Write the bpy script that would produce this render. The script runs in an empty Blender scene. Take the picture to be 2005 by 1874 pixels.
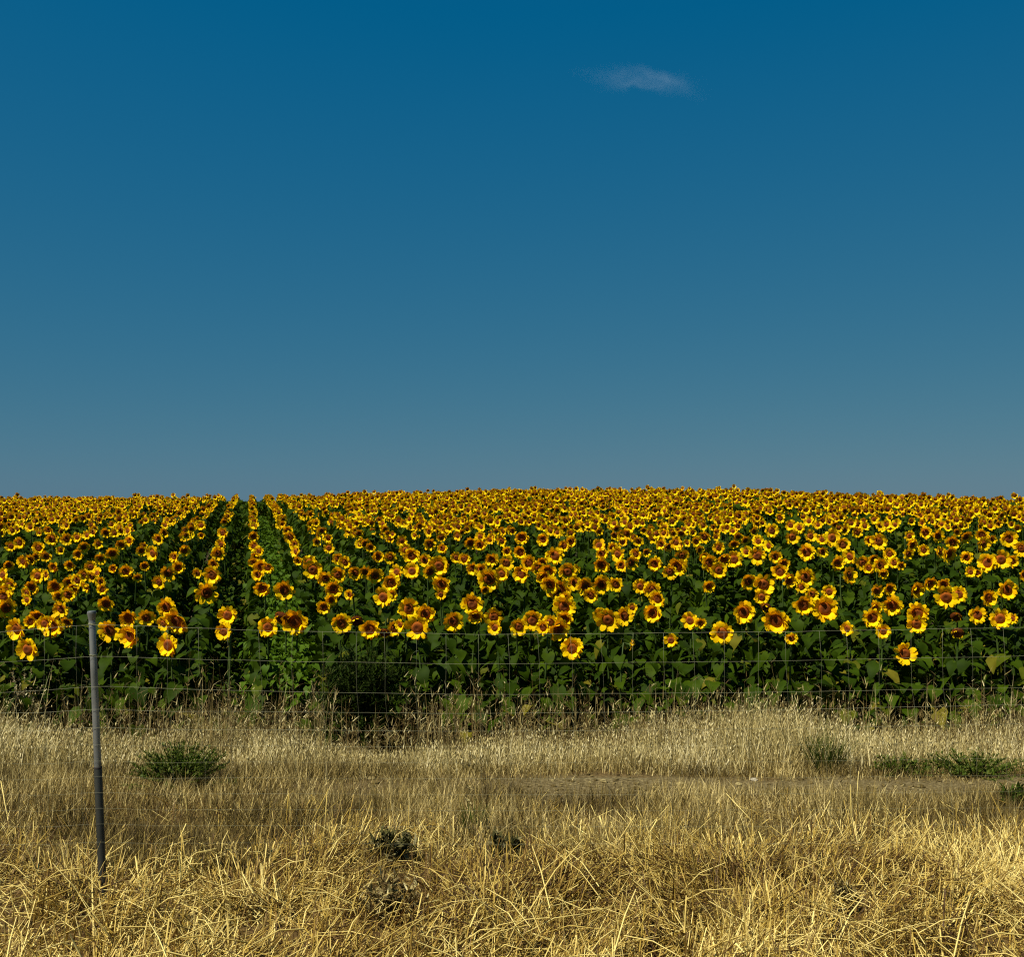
import bpy, math
import numpy as np
from mathutils import Vector, Matrix, Quaternion

rng = np.random.default_rng(7)
scene = bpy.context.scene
col = scene.collection
R = math.radians

# ------------------------------------------------------------------ camera
FPX = 2150.0                      # focal length in photograph pixels (2005 x 1874)
EYE = 1.64
PITCH = math.atan(93.0 / FPX)
cam_d = bpy.data.cameras.new('camera')
cam_d.sensor_fit = 'HORIZONTAL'
cam_d.sensor_width = 36.0
cam_d.lens = 36.0 * FPX / 2005.0
cam_d.clip_start = 0.05
cam_d.clip_end = 12000.0
cam = bpy.data.objects.new('camera', cam_d)
cam.location = (0, 0, EYE)
cam.rotation_euler = (math.pi / 2 + PITCH, 0, 0)
col.objects.link(cam)
scene.camera = cam

# ------------------------------------------------------------------ sun and sky
SUN_EL = R(54.0)
SUN_AZ = R(50.0)                  # from straight behind the camera round to its left
SUN = Vector((-math.sin(SUN_AZ) * math.cos(SUN_EL), -math.cos(SUN_AZ) * math.cos(SUN_EL), math.sin(SUN_EL)))
sl = bpy.data.lights.new('sun', 'SUN')
sl.energy = 5.0
sl.angle = R(0.53)
sl.color = (1.0, 0.95, 0.86)
so = bpy.data.objects.new('sun', sl)
so.rotation_euler = SUN.to_track_quat('Z', 'Y').to_euler()
so.location = (-20, -10, 30)
col.objects.link(so)

world = bpy.data.worlds.new('World')
scene.world = world
world.use_nodes = True
wn = world.node_tree
wn.nodes.clear()
sky = wn.nodes.new('ShaderNodeTexSky')
sky.sky_type = 'NISHITA'
sky.sun_disc = False
sky.sun_elevation = SUN_EL
sky.sun_rotation = math.atan2(SUN.x, SUN.y)
sky.air_density = 1.0
sky.dust_density = 0.6
sky.ozone_density = 2.5
sky.altitude = 300
# the photograph's deep colour: one response curve per channel for the whole sky
EXPOSURE = 0.55
SKY_GAIN = tuple(g / 2 ** EXPOSURE for g in (0.235, 0.77, 2.036))
SKY_POW = (1.0, 0.531, 0.164)
SKY_OFF = (-1.08, 0.0, 0.0)
sep = wn.nodes.new('ShaderNodeSeparateColor')
com = wn.nodes.new('ShaderNodeCombineColor')
wn.links.new(sky.outputs[0], sep.inputs[0])
for i in range(3):
    p = wn.nodes.new('ShaderNodeMath'); p.operation = 'POWER'; p.inputs[1].default_value = SKY_POW[i]
    m = wn.nodes.new('ShaderNodeMath'); m.operation = 'MULTIPLY'; m.inputs[1].default_value = SKY_GAIN[i]
    c_ = wn.nodes.new('ShaderNodeMath'); c_.operation = 'MINIMUM'; c_.inputs[1].default_value = 8.0; wn.links.new(sep.outputs[i], c_.inputs[0]); f_ = wn.nodes.new('ShaderNodeMath'); f_.operation = 'ADD'; f_.inputs[1].default_value = SKY_OFF[i]; wn.links.new(c_.outputs[0], f_.inputs[0]); g_ = wn.nodes.new('ShaderNodeMath'); g_.operation = 'MAXIMUM'; g_.inputs[1].default_value = 0.04; wn.links.new(f_.outputs[0], g_.inputs[0]); wn.links.new(g_.outputs[0], p.inputs[0]); wn.links.new(p.outputs[0], m.inputs[0]); wn.links.new(m.outputs[0], com.inputs[i])
bg = wn.nodes.new('ShaderNodeBackground')
bg.inputs[1].default_value = 0.10
wout = wn.nodes.new('ShaderNodeOutputWorld')
wn.links.new(com.outputs[0], bg.inputs[0])
wn.links.new(bg.outputs[0], wout.inputs[0])

vs = scene.view_settings
vs.view_transform = 'Standard'
vs.look = 'None'
vs.exposure = EXPOSURE
vs.gamma = 1.0
vs.use_curve_mapping = False
scene.cycles.use_denoising = False
scene.cycles.filter_width = 1.2
scene.cycles.max_bounces = 6
scene.cycles.diffuse_bounces = 3
scene.cycles.transmission_bounces = 4
scene.cycles.volume_bounces = 0

# ------------------------------------------------------------------ helpers
def ray(x, y):
    """Direction through photograph pixel (x, y), scaled so that its Y component is 1."""
    cx, cz = (x - 1002.5) / FPX, -(y - 937.0) / FPX
    dy = math.cos(PITCH) - cz * math.sin(PITCH)
    dz = math.sin(PITCH) + cz * math.cos(PITCH)
    return cx / dy, dz / dy

def at(x, y, Y):
    a, b = ray(x, y)
    return Vector((a * Y, Y, EYE + b * Y))

def project(P):
    """Photograph pixels of points P (N,3)."""
    P = np.asarray(P, float)
    dy = P[:, 1]; dz = P[:, 2] - EYE
    dep = dy * math.cos(PITCH) + dz * math.sin(PITCH)
    up = -dy * math.sin(PITCH) + dz * math.cos(PITCH)
    return 1002.5 + FPX * P[:, 0] / dep, 937.0 - FPX * up / dep

def noise2(x, y, scale, seed, octaves=3):
    """Smooth value noise, about -1..1."""
    x = np.asarray(x, float); y = np.asarray(y, float)
    out = np.zeros(np.broadcast(x, y).shape); amp = 1.0; tot = 0
    r = np.random.default_rng(seed)
    for o in range(octaves):
        tab = r.uniform(-1, 1, (64, 64))
        fx, fy = x / scale * 2 ** o, y / scale * 2 ** o
        ix, iy = np.floor(fx).astype(int), np.floor(fy).astype(int)
        tx, ty = fx - ix, fy - iy
        tx = tx * tx * (3 - 2 * tx); ty = ty * ty * (3 - 2 * ty)
        g = lambda a, b: tab[a % 64, b % 64]
        v = (g(ix, iy) * (1 - tx) + g(ix + 1, iy) * tx) * (1 - ty) + (g(ix, iy + 1) * (1 - tx) + g(ix + 1, iy + 1) * tx) * ty
        out += v * amp; tot += amp; amp *= 0.5
    return out / tot

FRONT = 11.5                      # metres to the first sunflowers
PLANT_H = 1.31
YC = ([-400, 0, 480, 700, 900, 1200, 1450, 1700, 2005, 2400], [984, 981, 978, 973, 968, 963, 965, 975, 987, 1000])
DC = ([-400, 500, 1000, 1400, 1700, 2005, 2400], [48, 47, 46, 43, 36, 31, 28])

def field_y(x_px, d):
    yc = np.interp(x_px, *YC); dc = np.interp(x_px, *DC)
    t = np.clip((1 / d - 1 / dc) / (1 / FRONT - 1 / dc), 0, 2)
    return yc + (1235 - yc) * t ** 1.25

def canopy(X, Y):
    Y = np.maximum(np.asarray(Y, float), FRONT * 0.9)
    x_px = 1002.5 + FPX * np.clip(np.asarray(X, float) / Y, -0.7, 0.7)
    dc = np.interp(x_px, *DC); yc = np.interp(x_px, *YC)
    dn = np.minimum(Y, dc)
    z = EYE + (1030 - field_y(x_px, dn)) * dn / FPX
    s = (1030 - yc) / FPX
    e = np.clip(Y - dc, 0, 60)
    return z + s * e - 0.0014 * e * e

_gy = np.linspace(-80, 14, 941)
_gz = np.interp(_gy, [-80, 7.6, 8.6, 10.0, 11.5, 14], [-0.12, -0.12, -0.24, -0.50, -0.77, -0.77])
_k = np.ones(9) / 9
_gzs = np.convolve(np.pad(_gz, 4, mode='edge'), _k, 'valid')

def ground(X, Y):
    X = np.asarray(X, float); Y = np.asarray(Y, float)
    near = np.interp(Y, _gy, _gzs)
    far = canopy(X, np.maximum(Y, FRONT)) - PLANT_H
    z = np.where(Y < FRONT, near, far)
    fade = np.clip((60 - np.abs(Y)) / 30, 0, 1) * np.clip((40 - np.abs(X)) / 20, 0, 1)
    return z + 0.03 * noise2(X + 200, Y + 200, 0.9, 3) * fade

def mesh_from(name, V, T, mats, mi=None, tint=None, smooth=True):
    """Triangles (N,3) over vertices V as one mesh, with an optional per-vertex 'tint'."""
    V = np.ascontiguousarray(V, np.float32); T = np.ascontiguousarray(T, np.int32)
    me = bpy.data.meshes.new(name)
    me.vertices.add(len(V)); me.vertices.foreach_set('co', V.ravel())
    me.loops.add(T.size); me.loops.foreach_set('vertex_index', T.ravel())
    me.polygons.add(len(T))
    me.polygons.foreach_set('loop_start', np.arange(0, T.size, 3, dtype=np.int32))
    for m in mats: me.materials.append(m)
    if mi is not None: me.polygons.foreach_set('material_index', np.ascontiguousarray(mi, np.int32))
    if not smooth: me.polygons.foreach_set('use_smooth', np.zeros(len(T), bool))
    if tint is not None:
        a = me.attributes.new('tint', 'FLOAT', 'POINT'); a.data.foreach_set('value', np.ascontiguousarray(tint, np.float32))
    me.update(calc_edges=True)
    return me

class Acc:
    """Collects triangles and builds one mesh."""
    def __init__(s): s.V = []; s.T = []; s.M = []; s.C = []; s.n = 0
    def add(s, V, T, m=0, c=None):
        V = np.asarray(V, float).reshape(-1, 3); T = np.asarray(T, int).reshape(-1, 3)
        s.V.append(V); s.T.append(T + s.n); s.n += len(V)
        s.M.append(np.full(len(T), m) if np.isscalar(m) else np.asarray(m))
        s.C.append(np.full(len(V), 0.5 if c is None else c) if c is None or np.isscalar(c) else np.asarray(c))
    def many(s, tpl, Rm, S, P, m=0, c=None):
        """Copies of a template (V, T) with rotations (N,3,3), scales (N,) or (N,3), positions (N,3), tints (N,)."""
        V, T = tpl[0], tpl[1]
        N = len(P)
        if N == 0: return
        S = np.asarray(S, float)
        S = S[:, None] * np.ones(3) if S.ndim == 1 else S
        W = np.einsum('nij,nvj->nvi', Rm, V[None] * S[:, None, :]) + P[:, None, :]
        TT = T[None] + (np.arange(N) * len(V))[:, None, None]
        c = np.repeat(c if c is not None else np.full(N, 0.5), len(V))
        if len(tpl) > 2: c = c * 0.999 + 0 * np.tile(tpl[2], N)
        s.add(W.reshape(-1, 3), TT.reshape(-1, 3), m, c)
    def mesh(s, name, mats, smooth=True):
        return mesh_from(name, np.concatenate(s.V), np.concatenate(s.T), mats, np.concatenate(s.M), np.concatenate(s.C), smooth)

def obj(name, data, parent=None, loc=None, quat=None, scale=None):
    o = bpy.data.objects.new(name, data)
    col.objects.link(o)
    if parent: o.parent = parent
    if loc is not None: o.location = loc
    if quat is not None: o.rotation_mode = 'QUATERNION'; o.rotation_quaternion = quat
    if scale is not None: o.scale = scale if hasattr(scale, '__len__') else (scale,) * 3
    return o

def tag(o, label=None, cat=None, group=None, kind=None):
    for k, v in (('label', label), ('category', cat), ('group', group), ('kind', kind)):
        if v: o[k] = v
    return o

def rotz(a):
    a = np.asarray(a, float); c, s, z, o = np.cos(a), np.sin(a), np.zeros_like(a), np.ones_like(a)
    return np.stack([np.stack([c, -s, z], -1), np.stack([s, c, z], -1), np.stack([z, z, o], -1)], -2)
def rotx(a):
    a = np.asarray(a, float); c, s, z, o = np.cos(a), np.sin(a), np.zeros_like(a), np.ones_like(a)
    return np.stack([np.stack([o, z, z], -1), np.stack([z, c, -s], -1), np.stack([z, s, c], -1)], -2)
def roty(a):
    a = np.asarray(a, float); c, s, z, o = np.cos(a), np.sin(a), np.zeros_like(a), np.ones_like(a)
    return np.stack([np.stack([c, z, s], -1), np.stack([z, o, z], -1), np.stack([-s, z, c], -1)], -2)

def tube(path, rad, sides=6, cap=True):
    """A tube along path (N,3) with radii (N,)."""
    path = np.asarray(path, float); rad = np.broadcast_to(np.asarray(rad, float), (len(path),))
    tan = np.gradient(path, axis=0); tan /= np.linalg.norm(tan, axis=1)[:, None] + 1e-12
    ref = np.array([1.0, 0, 0]) if abs(tan[0][0]) < 0.8 else np.array([0, 1.0, 0])
    V = []
    for p, t, r in zip(path, tan, rad):
        a = np.cross(t, ref); a /= np.linalg.norm(a); b = np.cross(t, a)
        for k in range(sides):
            th = 2 * math.pi * k / sides
            V.append(p + r * (a * math.cos(th) + b * math.sin(th)))
    T = []
    for i in range(len(path) - 1):
        for k in range(sides):
            q = (k + 1) % sides
            a, b, c, d = i * sides + k, i * sides + q, (i + 1) * sides + q, (i + 1) * sides + k
            T += [(a, b, c), (a, c, d)]
    if cap:
        V += [path[0], path[-1]]
        n = len(V); e = (len(path) - 1) * sides
        for k in range(sides):
            q = (k + 1) % sides
            T += [(n - 2, q, k), (n - 1, e + k, e + q)]
    return np.array(V), np.array(T)

def lathe(profile, sides=24):
    V = []; T = []
    for r, z in profile:
        for k in range(sides):
            th = 2 * math.pi * k / sides
            V.append((r * math.cos(th), r * math.sin(th), z))
    for i in range(len(profile) - 1):
        for k in range(sides):
            q = (k + 1) % sides
            a, b, c, d = i * sides + k, i * sides + q, (i + 1) * sides + q, (i + 1) * sides + k
            T += [(a, b, c), (a, c, d)]
    V += [(0, 0, profile[0][1]), (0, 0, profile[-1][1])]
    n = len(V); e = (len(profile) - 1) * sides
    for k in range(sides):
        q = (k + 1) % sides
        T += [(n - 2, q, k), (n - 1, e + k, e + q)]
    return np.array(V, float), np.array(T)

# ------------------------------------------------------------------ materials
def new_mat(name):
    m = bpy.data.materials.new(name); m.use_nodes = True
    m.node_tree.nodes.clear()
    return m, m.node_tree

def plant_mat(name, stops, rough=0.6, transl=0.25, spec=0.3, tcol=None, noise_scale=None, noise_amt=0.0, sheen=0.0):
    """Colour from per-piece random tint through a ramp; some light passes through the piece."""
    m, nt = new_mat(name)
    N, L = nt.nodes, nt.links
    at_ = N.new('ShaderNodeAttribute'); at_.attribute_name = 'tint'
    oi = N.new('ShaderNodeObjectInfo')
    lt = N.new('ShaderNodeMath'); lt.operation = 'LESS_THAN'; lt.inputs[1].default_value = 0.0005; L.new(at_.outputs['Fac'], lt.inputs[0])
    fr = N.new('ShaderNodeMath'); fr.operation = 'MULTIPLY_ADD'
    L.new(lt.outputs[0], fr.inputs[0]); L.new(oi.outputs['Random'], fr.inputs[1]); L.new(at_.outputs['Fac'], fr.inputs[2])
    rp = N.new('ShaderNodeValToRGB')
    el = rp.color_ramp.elements
    while len(el) < len(stops): el.new(0.5)
    for e, (p, c) in zip(el, stops): e.position = p; e.color = (*c, 1)
    L.new(fr.outputs[0], rp.inputs[0])
    csock = rp.outputs[0]
    if noise_scale:
        tc = N.new('ShaderNodeNewGeometry')
        nz = N.new('ShaderNodeTexNoise'); nz.inputs['Scale'].default_value = noise_scale; nz.inputs['Detail'].default_value = 3
        L.new(tc.outputs['Position'], nz.inputs['Vector'])
        mr = N.new('ShaderNodeMapRange'); mr.inputs[1].default_value = 0.3; mr.inputs[2].default_value = 0.7
        mr.inputs[3].default_value = 1 - noise_amt; mr.inputs[4].default_value = 1 + noise_amt
        L.new(nz.outputs['Fac'], mr.inputs[0])
        mx = N.new('ShaderNodeVectorMath'); mx.operation = 'SCALE'
        L.new(csock, mx.inputs[0]); L.new(mr.outputs[0], mx.inputs['Scale'])
        csock = mx.outputs[0]
    bs = N.new('ShaderNodeBsdfPrincipled')
    bs.inputs['Roughness'].default_value = rough
    bs.inputs['Specular IOR Level'].default_value = spec
    L.new(csock, bs.inputs['Base Color'])
    out = N.new('ShaderNodeOutputMaterial')
    if transl > 0:
        tr = N.new('ShaderNodeBsdfTranslucent')
        if tcol is None: L.new(csock, tr.inputs[0])
        else: tr.inputs[0].default_value = (*tcol, 1)
        mix = N.new('ShaderNodeMixShader'); mix.inputs[0].default_value = transl
        L.new(bs.outputs[0], mix.inputs[1]); L.new(tr.outputs[0], mix.inputs[2]); L.new(mix.outputs[0], out.inputs[0])
    else:
        L.new(bs.outputs[0], out.inputs[0])
    return m

M = {}
M['petal'] = plant_mat('petal_yellow', [(0, (0.89, 0.57, 0.002)), (0.5, (0.92, 0.64, 0.002)), (1, (0.87, 0.47, 0.002))], 0.6, 0.24, 0.05, tcol=(0.78, 0.27, 0.0))
M['leaf'] = plant_mat('sunflower_leaf', [(0, (0.012, 0.025, 0.0006)), (0.5, (0.021, 0.039, 0.0008)), (0.9, (0.032, 0.054, 0.0012)), (1, (0.12, 0.10, 0.008))], 0.6, 0.12, 0.04, tcol=(0.035, 0.066, 0.0008), noise_scale=9, noise_amt=0.25)
M['stem'] = plant_mat('sunflower_stem', [(0, (0.025, 0.048, 0.006)), (1, (0.05, 0.075, 0.015))], 0.5, 0.0, 0.15)
M['sepal'] = plant_mat('flower_back', [(0, (0.045, 0.085, 0.012)), (1, (0.075, 0.11, 0.02))], 0.6, 0.05, 0.2)

def disc_mat():
    m, nt = new_mat('seed_disc_brown'); N, L = nt.nodes, nt.links
    at_ = N.new('ShaderNodeAttribute'); at_.attribute_name = 'tint'
    rp = N.new('ShaderNodeValToRGB'); el = rp.color_ramp.elements
    el.new(0.5); el.new(0.75)
    for e, (p, c) in zip(el, [(0, (0.06, 0.014, 0.0015)), (0.5, (0.11, 0.025, 0.0015)), (0.75, (0.19, 0.045, 0.0015)), (1, (0.30, 0.085, 0.002))]): e.position = p; e.color = (*c, 1)
    L.new(at_.outputs['Fac'], rp.inputs[0])
    geo = N.new('ShaderNodeNewGeometry')
    nz = N.new('ShaderNodeTexVoronoi'); nz.inputs['Scale'].default_value = 90
    L.new(geo.outputs['Position'], nz.inputs['Vector'])
    mr = N.new('ShaderNodeMapRange'); mr.inputs[2].default_value = 0.7; mr.inputs[3].default_value = 0.6; mr.inputs[4].default_value = 1.4
    L.new(nz.outputs['Distance'], mr.inputs[0])
    mx = N.new('ShaderNodeVectorMath'); mx.operation = 'SCALE'
    L.new(rp.outputs[0], mx.inputs[0]); L.new(mr.outputs[0], mx.inputs['Scale'])
    bs = N.new('ShaderNodeBsdfPrincipled'); bs.inputs['Roughness'].default_value = 0.85; bs.inputs['Specular IOR Level'].default_value = 0.15
    L.new(mx.outputs[0], bs.inputs['Base Color'])
    out = N.new('ShaderNodeOutputMaterial'); L.new(bs.outputs[0], out.inputs[0])
    return m
M['disc'] = disc_mat()
M['straw'] = plant_mat('straw_golden', [(0, (0.05, 0.022, 0.003)), (0.3, (0.17, 0.095, 0.014)), (0.62, (0.43, 0.29, 0.048)), (1, (0.82, 0.65, 0.21))], 0.55, 0.08, 0.2)
M['fine'] = plant_mat('dull_short_grass', [(0, (0.035, 0.022, 0.005)), (0.4, (0.12, 0.083, 0.018)), (0.8, (0.30, 0.215, 0.055)), (1, (0.62, 0.49, 0.19))], 0.65, 0.15, 0.2)
M['tall'] = plant_mat('tall_pale_grass', [(0, (0.09, 0.06, 0.013)), (0.35, (0.28, 0.21, 0.06)), (0.75, (0.54, 0.44, 0.17)), (1, (0.78, 0.67, 0.35))], 0.6, 0.18, 0.25)
M['dryweed'] = plant_mat('dry_weed', [(0, (0.20, 0.14, 0.06)), (0.5, (0.38, 0.31, 0.14)), (1, (0.58, 0.52, 0.30))], 0.7, 0.1, 0.2)
M['brownweed'] = plant_mat('brown_weed', [(0, (0.06, 0.035, 0.01)), (0.5, (0.15, 0.10, 0.025)), (0.8, (0.28, 0.22, 0.07)), (1, (0.52, 0.44, 0.20))], 0.7, 0.1, 0.2)
M['green'] = plant_mat('weed_green', [(0, (0.035, 0.058, 0.003)), (0.6, (0.062, 0.095, 0.006)), (1, (0.14, 0.14, 0.025))], 0.6, 0.2, 0.12)
M['darkgreen'] = plant_mat('weed_dark_green', [(0, (0.022, 0.042, 0.003)), (0.6, (0.04, 0.066, 0.005)), (1, (0.10, 0.11, 0.02))], 0.7, 0.15, 0.06)
M['deepgreen'] = plant_mat('weed_deep_green', [(0, (0.010, 0.020, 0.002)), (0.7, (0.02, 0.035, 0.003)), (1, (0.06, 0.07, 0.012))], 0.7, 0.1, 0.05)
M['greygreen'] = plant_mat('thistle_grey_green', [(0, (0.03, 0.028, 0.008)), (0.6, (0.07, 0.065, 0.018)), (1, (0.26, 0.22, 0.10))], 0.8, 0.1, 0.05)

def ground_mat():
    m, nt = new_mat('earth_and_thatch'); N, L = nt.nodes, nt.links
    geo = N.new('ShaderNodeNewGeometry')
    sp = N.new('ShaderNodeSeparateXYZ'); L.new(geo.outputs['Position'], sp.inputs[0])
    def noise(scale, detail=5):
        n = N.new('ShaderNodeTexNoise'); n.inputs['Scale'].default_value = scale; n.inputs['Detail'].default_value = detail
        L.new(geo.outputs['Position'], n.inputs['Vector']); return n.outputs['Fac']
    def ramp(sock, stops):
        r = N.new('ShaderNodeValToRGB'); el = r.color_ramp.elements
        while len(el) < len(stops): el.new(0.5)
        for e, (p, c) in zip(el, stops): e.position = p; e.color = (*c, 1)
        L.new(sock, r.inputs[0]); return r.outputs[0]
    def mrange(sock, a, b):
        r = N.new('ShaderNodeMapRange'); r.interpolation_type = 'SMOOTHSTEP'; r.inputs[1].default_value = a; r.inputs[2].default_value = b
        L.new(sock, r.inputs[0]); return r.outputs[0]
    def math_(op, a, b):
        r = N.new('ShaderNodeMath'); r.operation = op
        for i, v in enumerate((a, b)):
            if isinstance(v, (int, float)): r.inputs[i].default_value = v
            else: L.new(v, r.inputs[i])
        return r.outputs[0]
    def mix(f, a, b):
        r = N.new('ShaderNodeMix'); r.data_type = 'RGBA'; L.new(f, r.inputs[0]); L.new(a, r.inputs[6]); L.new(b, r.inputs[7]); return r.outputs[2]
    thatch = ramp(noise(22), [(0.3, (0.045, 0.025, 0.008)), (0.55, (0.11, 0.068, 0.02)), (0.75, (0.22, 0.15, 0.05))])
    dirt = ramp(noise(40), [(0.3, (0.06, 0.042, 0.014)), (0.5, (0.115, 0.085, 0.032)), (0.7, (0.22, 0.17, 0.075))])
    soil = ramp(noise(9), [(0.3, (0.055, 0.036, 0.02)), (0.7, (0.12, 0.085, 0.05))])
    yw = math_('ADD', sp.outputs[1], math_('MULTIPLY', math_('SUBTRACT', noise(1.3, 3), 0.5), 0.9))
    track = math_('MULTIPLY', mrange(yw, 7.05, 7.3), mrange(yw, 8.2, 7.8))
    track = math_('MULTIPLY', track, mrange(sp.outputs[0], -2.6, 0.4))
    c = mix(track, thatch, dirt)
    c = mix(mrange(yw, 11.0, 11.6), c, soil)
    bs = N.new('ShaderNodeBsdfPrincipled'); bs.inputs['Roughness'].default_value = 0.95; bs.inputs['Specular IOR Level'].default_value = 0.1
    L.new(c, bs.inputs['Base Color'])
    bp = N.new('ShaderNodeBump'); bp.inputs['Strength'].default_value = 0.7; bp.inputs['Distance'].default_value = 0.03
    L.new(noise(30, 6), bp.inputs['Height']); L.new(bp.outputs[0], bs.inputs['Normal'])
    out = N.new('ShaderNodeOutputMaterial'); L.new(bs.outputs[0], out.inputs[0])
    return m
M['ground'] = ground_mat()

def metal_mat(name, ca, cb, metallic, rough, scale=14, stretch=(1, 1, 0.25)):
    m, nt = new_mat(name); N, L = nt.nodes, nt.links
    tc = N.new('ShaderNodeTexCoord')
    mp = N.new('ShaderNodeMapping'); mp.inputs['Scale'].default_value = stretch; L.new(tc.outputs['Object'], mp.inputs[0])
    nz = N.new('ShaderNodeTexNoise'); nz.inputs['Scale'].default_value = scale; nz.inputs['Detail'].default_value = 6
    L.new(mp.outputs[0], nz.inputs['Vector'])
    rp = N.new('ShaderNodeValToRGB'); el = rp.color_ramp.elements
    el[0].position = 0.35; el[0].color = (*ca, 1); el[1].position = 0.65; el[1].color = (*cb, 1)
    L.new(nz.outputs['Fac'], rp.inputs[0])
    bs = N.new('ShaderNodeBsdfPrincipled'); bs.inputs['Metallic'].default_value = metallic
    L.new(rp.outputs[0], bs.inputs['Base Color'])
    mr = N.new('ShaderNodeMapRange'); mr.inputs[3].default_value = rough + 0.12; mr.inputs[4].default_value = rough - 0.1
    L.new(nz.outputs['Fac'], mr.inputs[0]); L.new(mr.outputs[0], bs.inputs['Roughness'])
    out = N.new('ShaderNodeOutputMaterial'); L.new(bs.outputs[0], out.inputs[0])
    return m
M['galv'] = metal_mat('weathered_galvanised_steel', (0.075, 0.078, 0.066), (0.28, 0.285, 0.26), 0.5, 0.40)
M['sleeve'] = metal_mat('dark_weathered_steel', (0.018, 0.019, 0.014), (0.045, 0.046, 0.036), 0.3, 0.48)
M['seam'] = metal_mat('black_rusty_seam', (0.012, 0.010, 0.008), (0.03, 0.022, 0.016), 0.2, 0.8)
M['wire'] = metal_mat('old_fence_wire', (0.16, 0.16, 0.08), (0.28, 0.27, 0.15), 0.1, 0.6, 6, (1, 1, 1))

def stone_mat():
    m, nt = new_mat('pale_limestone'); N, L = nt.nodes, nt.links
    nz = N.new('ShaderNodeTexNoise'); nz.inputs['Scale'].default_value = 30; nz.inputs['Detail'].default_value = 6
    rp = N.new('ShaderNodeValToRGB'); el = rp.color_ramp.elements
    el[0].position = 0.3; el[0].color = (0.26, 0.22, 0.14, 1); el[1].position = 0.7; el[1].color = (0.45, 0.40, 0.28, 1)
    L.new(nz.outputs['Fac'], rp.inputs[0])
    bs = N.new('ShaderNodeBsdfPrincipled'); bs.inputs['Roughness'].default_value = 0.9
    L.new(rp.outputs[0], bs.inputs['Base Color'])
    out = N.new('ShaderNodeOutputMaterial'); L.new(bs.outputs[0], out.inputs[0])
    return m
M['stone'] = stone_mat()

# ------------------------------------------------------------------ ground sheet
gx = np.concatenate([-np.geomspace(4000, 45, 22), np.linspace(-42, -16, 27), np.arange(-15, 15.01, 0.25), np.linspace(16, 42, 27), np.geomspace(45, 4000, 22)])
gy = np.concatenate([-np.geomspace(3000, 60, 14), np.linspace(-50, -2, 17), np.arange(-1, 16.01, 0.2), np.arange(16.5, 75, 0.75), np.geomspace(76, 6000, 30)])
GX, GY = np.meshgrid(gx, gy)
GZ = ground(GX, GY)
nx, ny = len(gx), len(gy)
idx = np.arange(nx * ny).reshape(ny, nx)
a, b, c, d = idx[:-1, :-1].ravel(), idx[:-1, 1:].ravel(), idx[1:, 1:].ravel(), idx[1:, :-1].ravel()
gme = mesh_from('ground', np.stack([GX.ravel(), GY.ravel(), GZ.ravel()], 1), np.concatenate([np.stack([a, b, c], 1), np.stack([a, c, d], 1)]), [M['ground']])
tag(obj('ground', gme), kind='structure')

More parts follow.
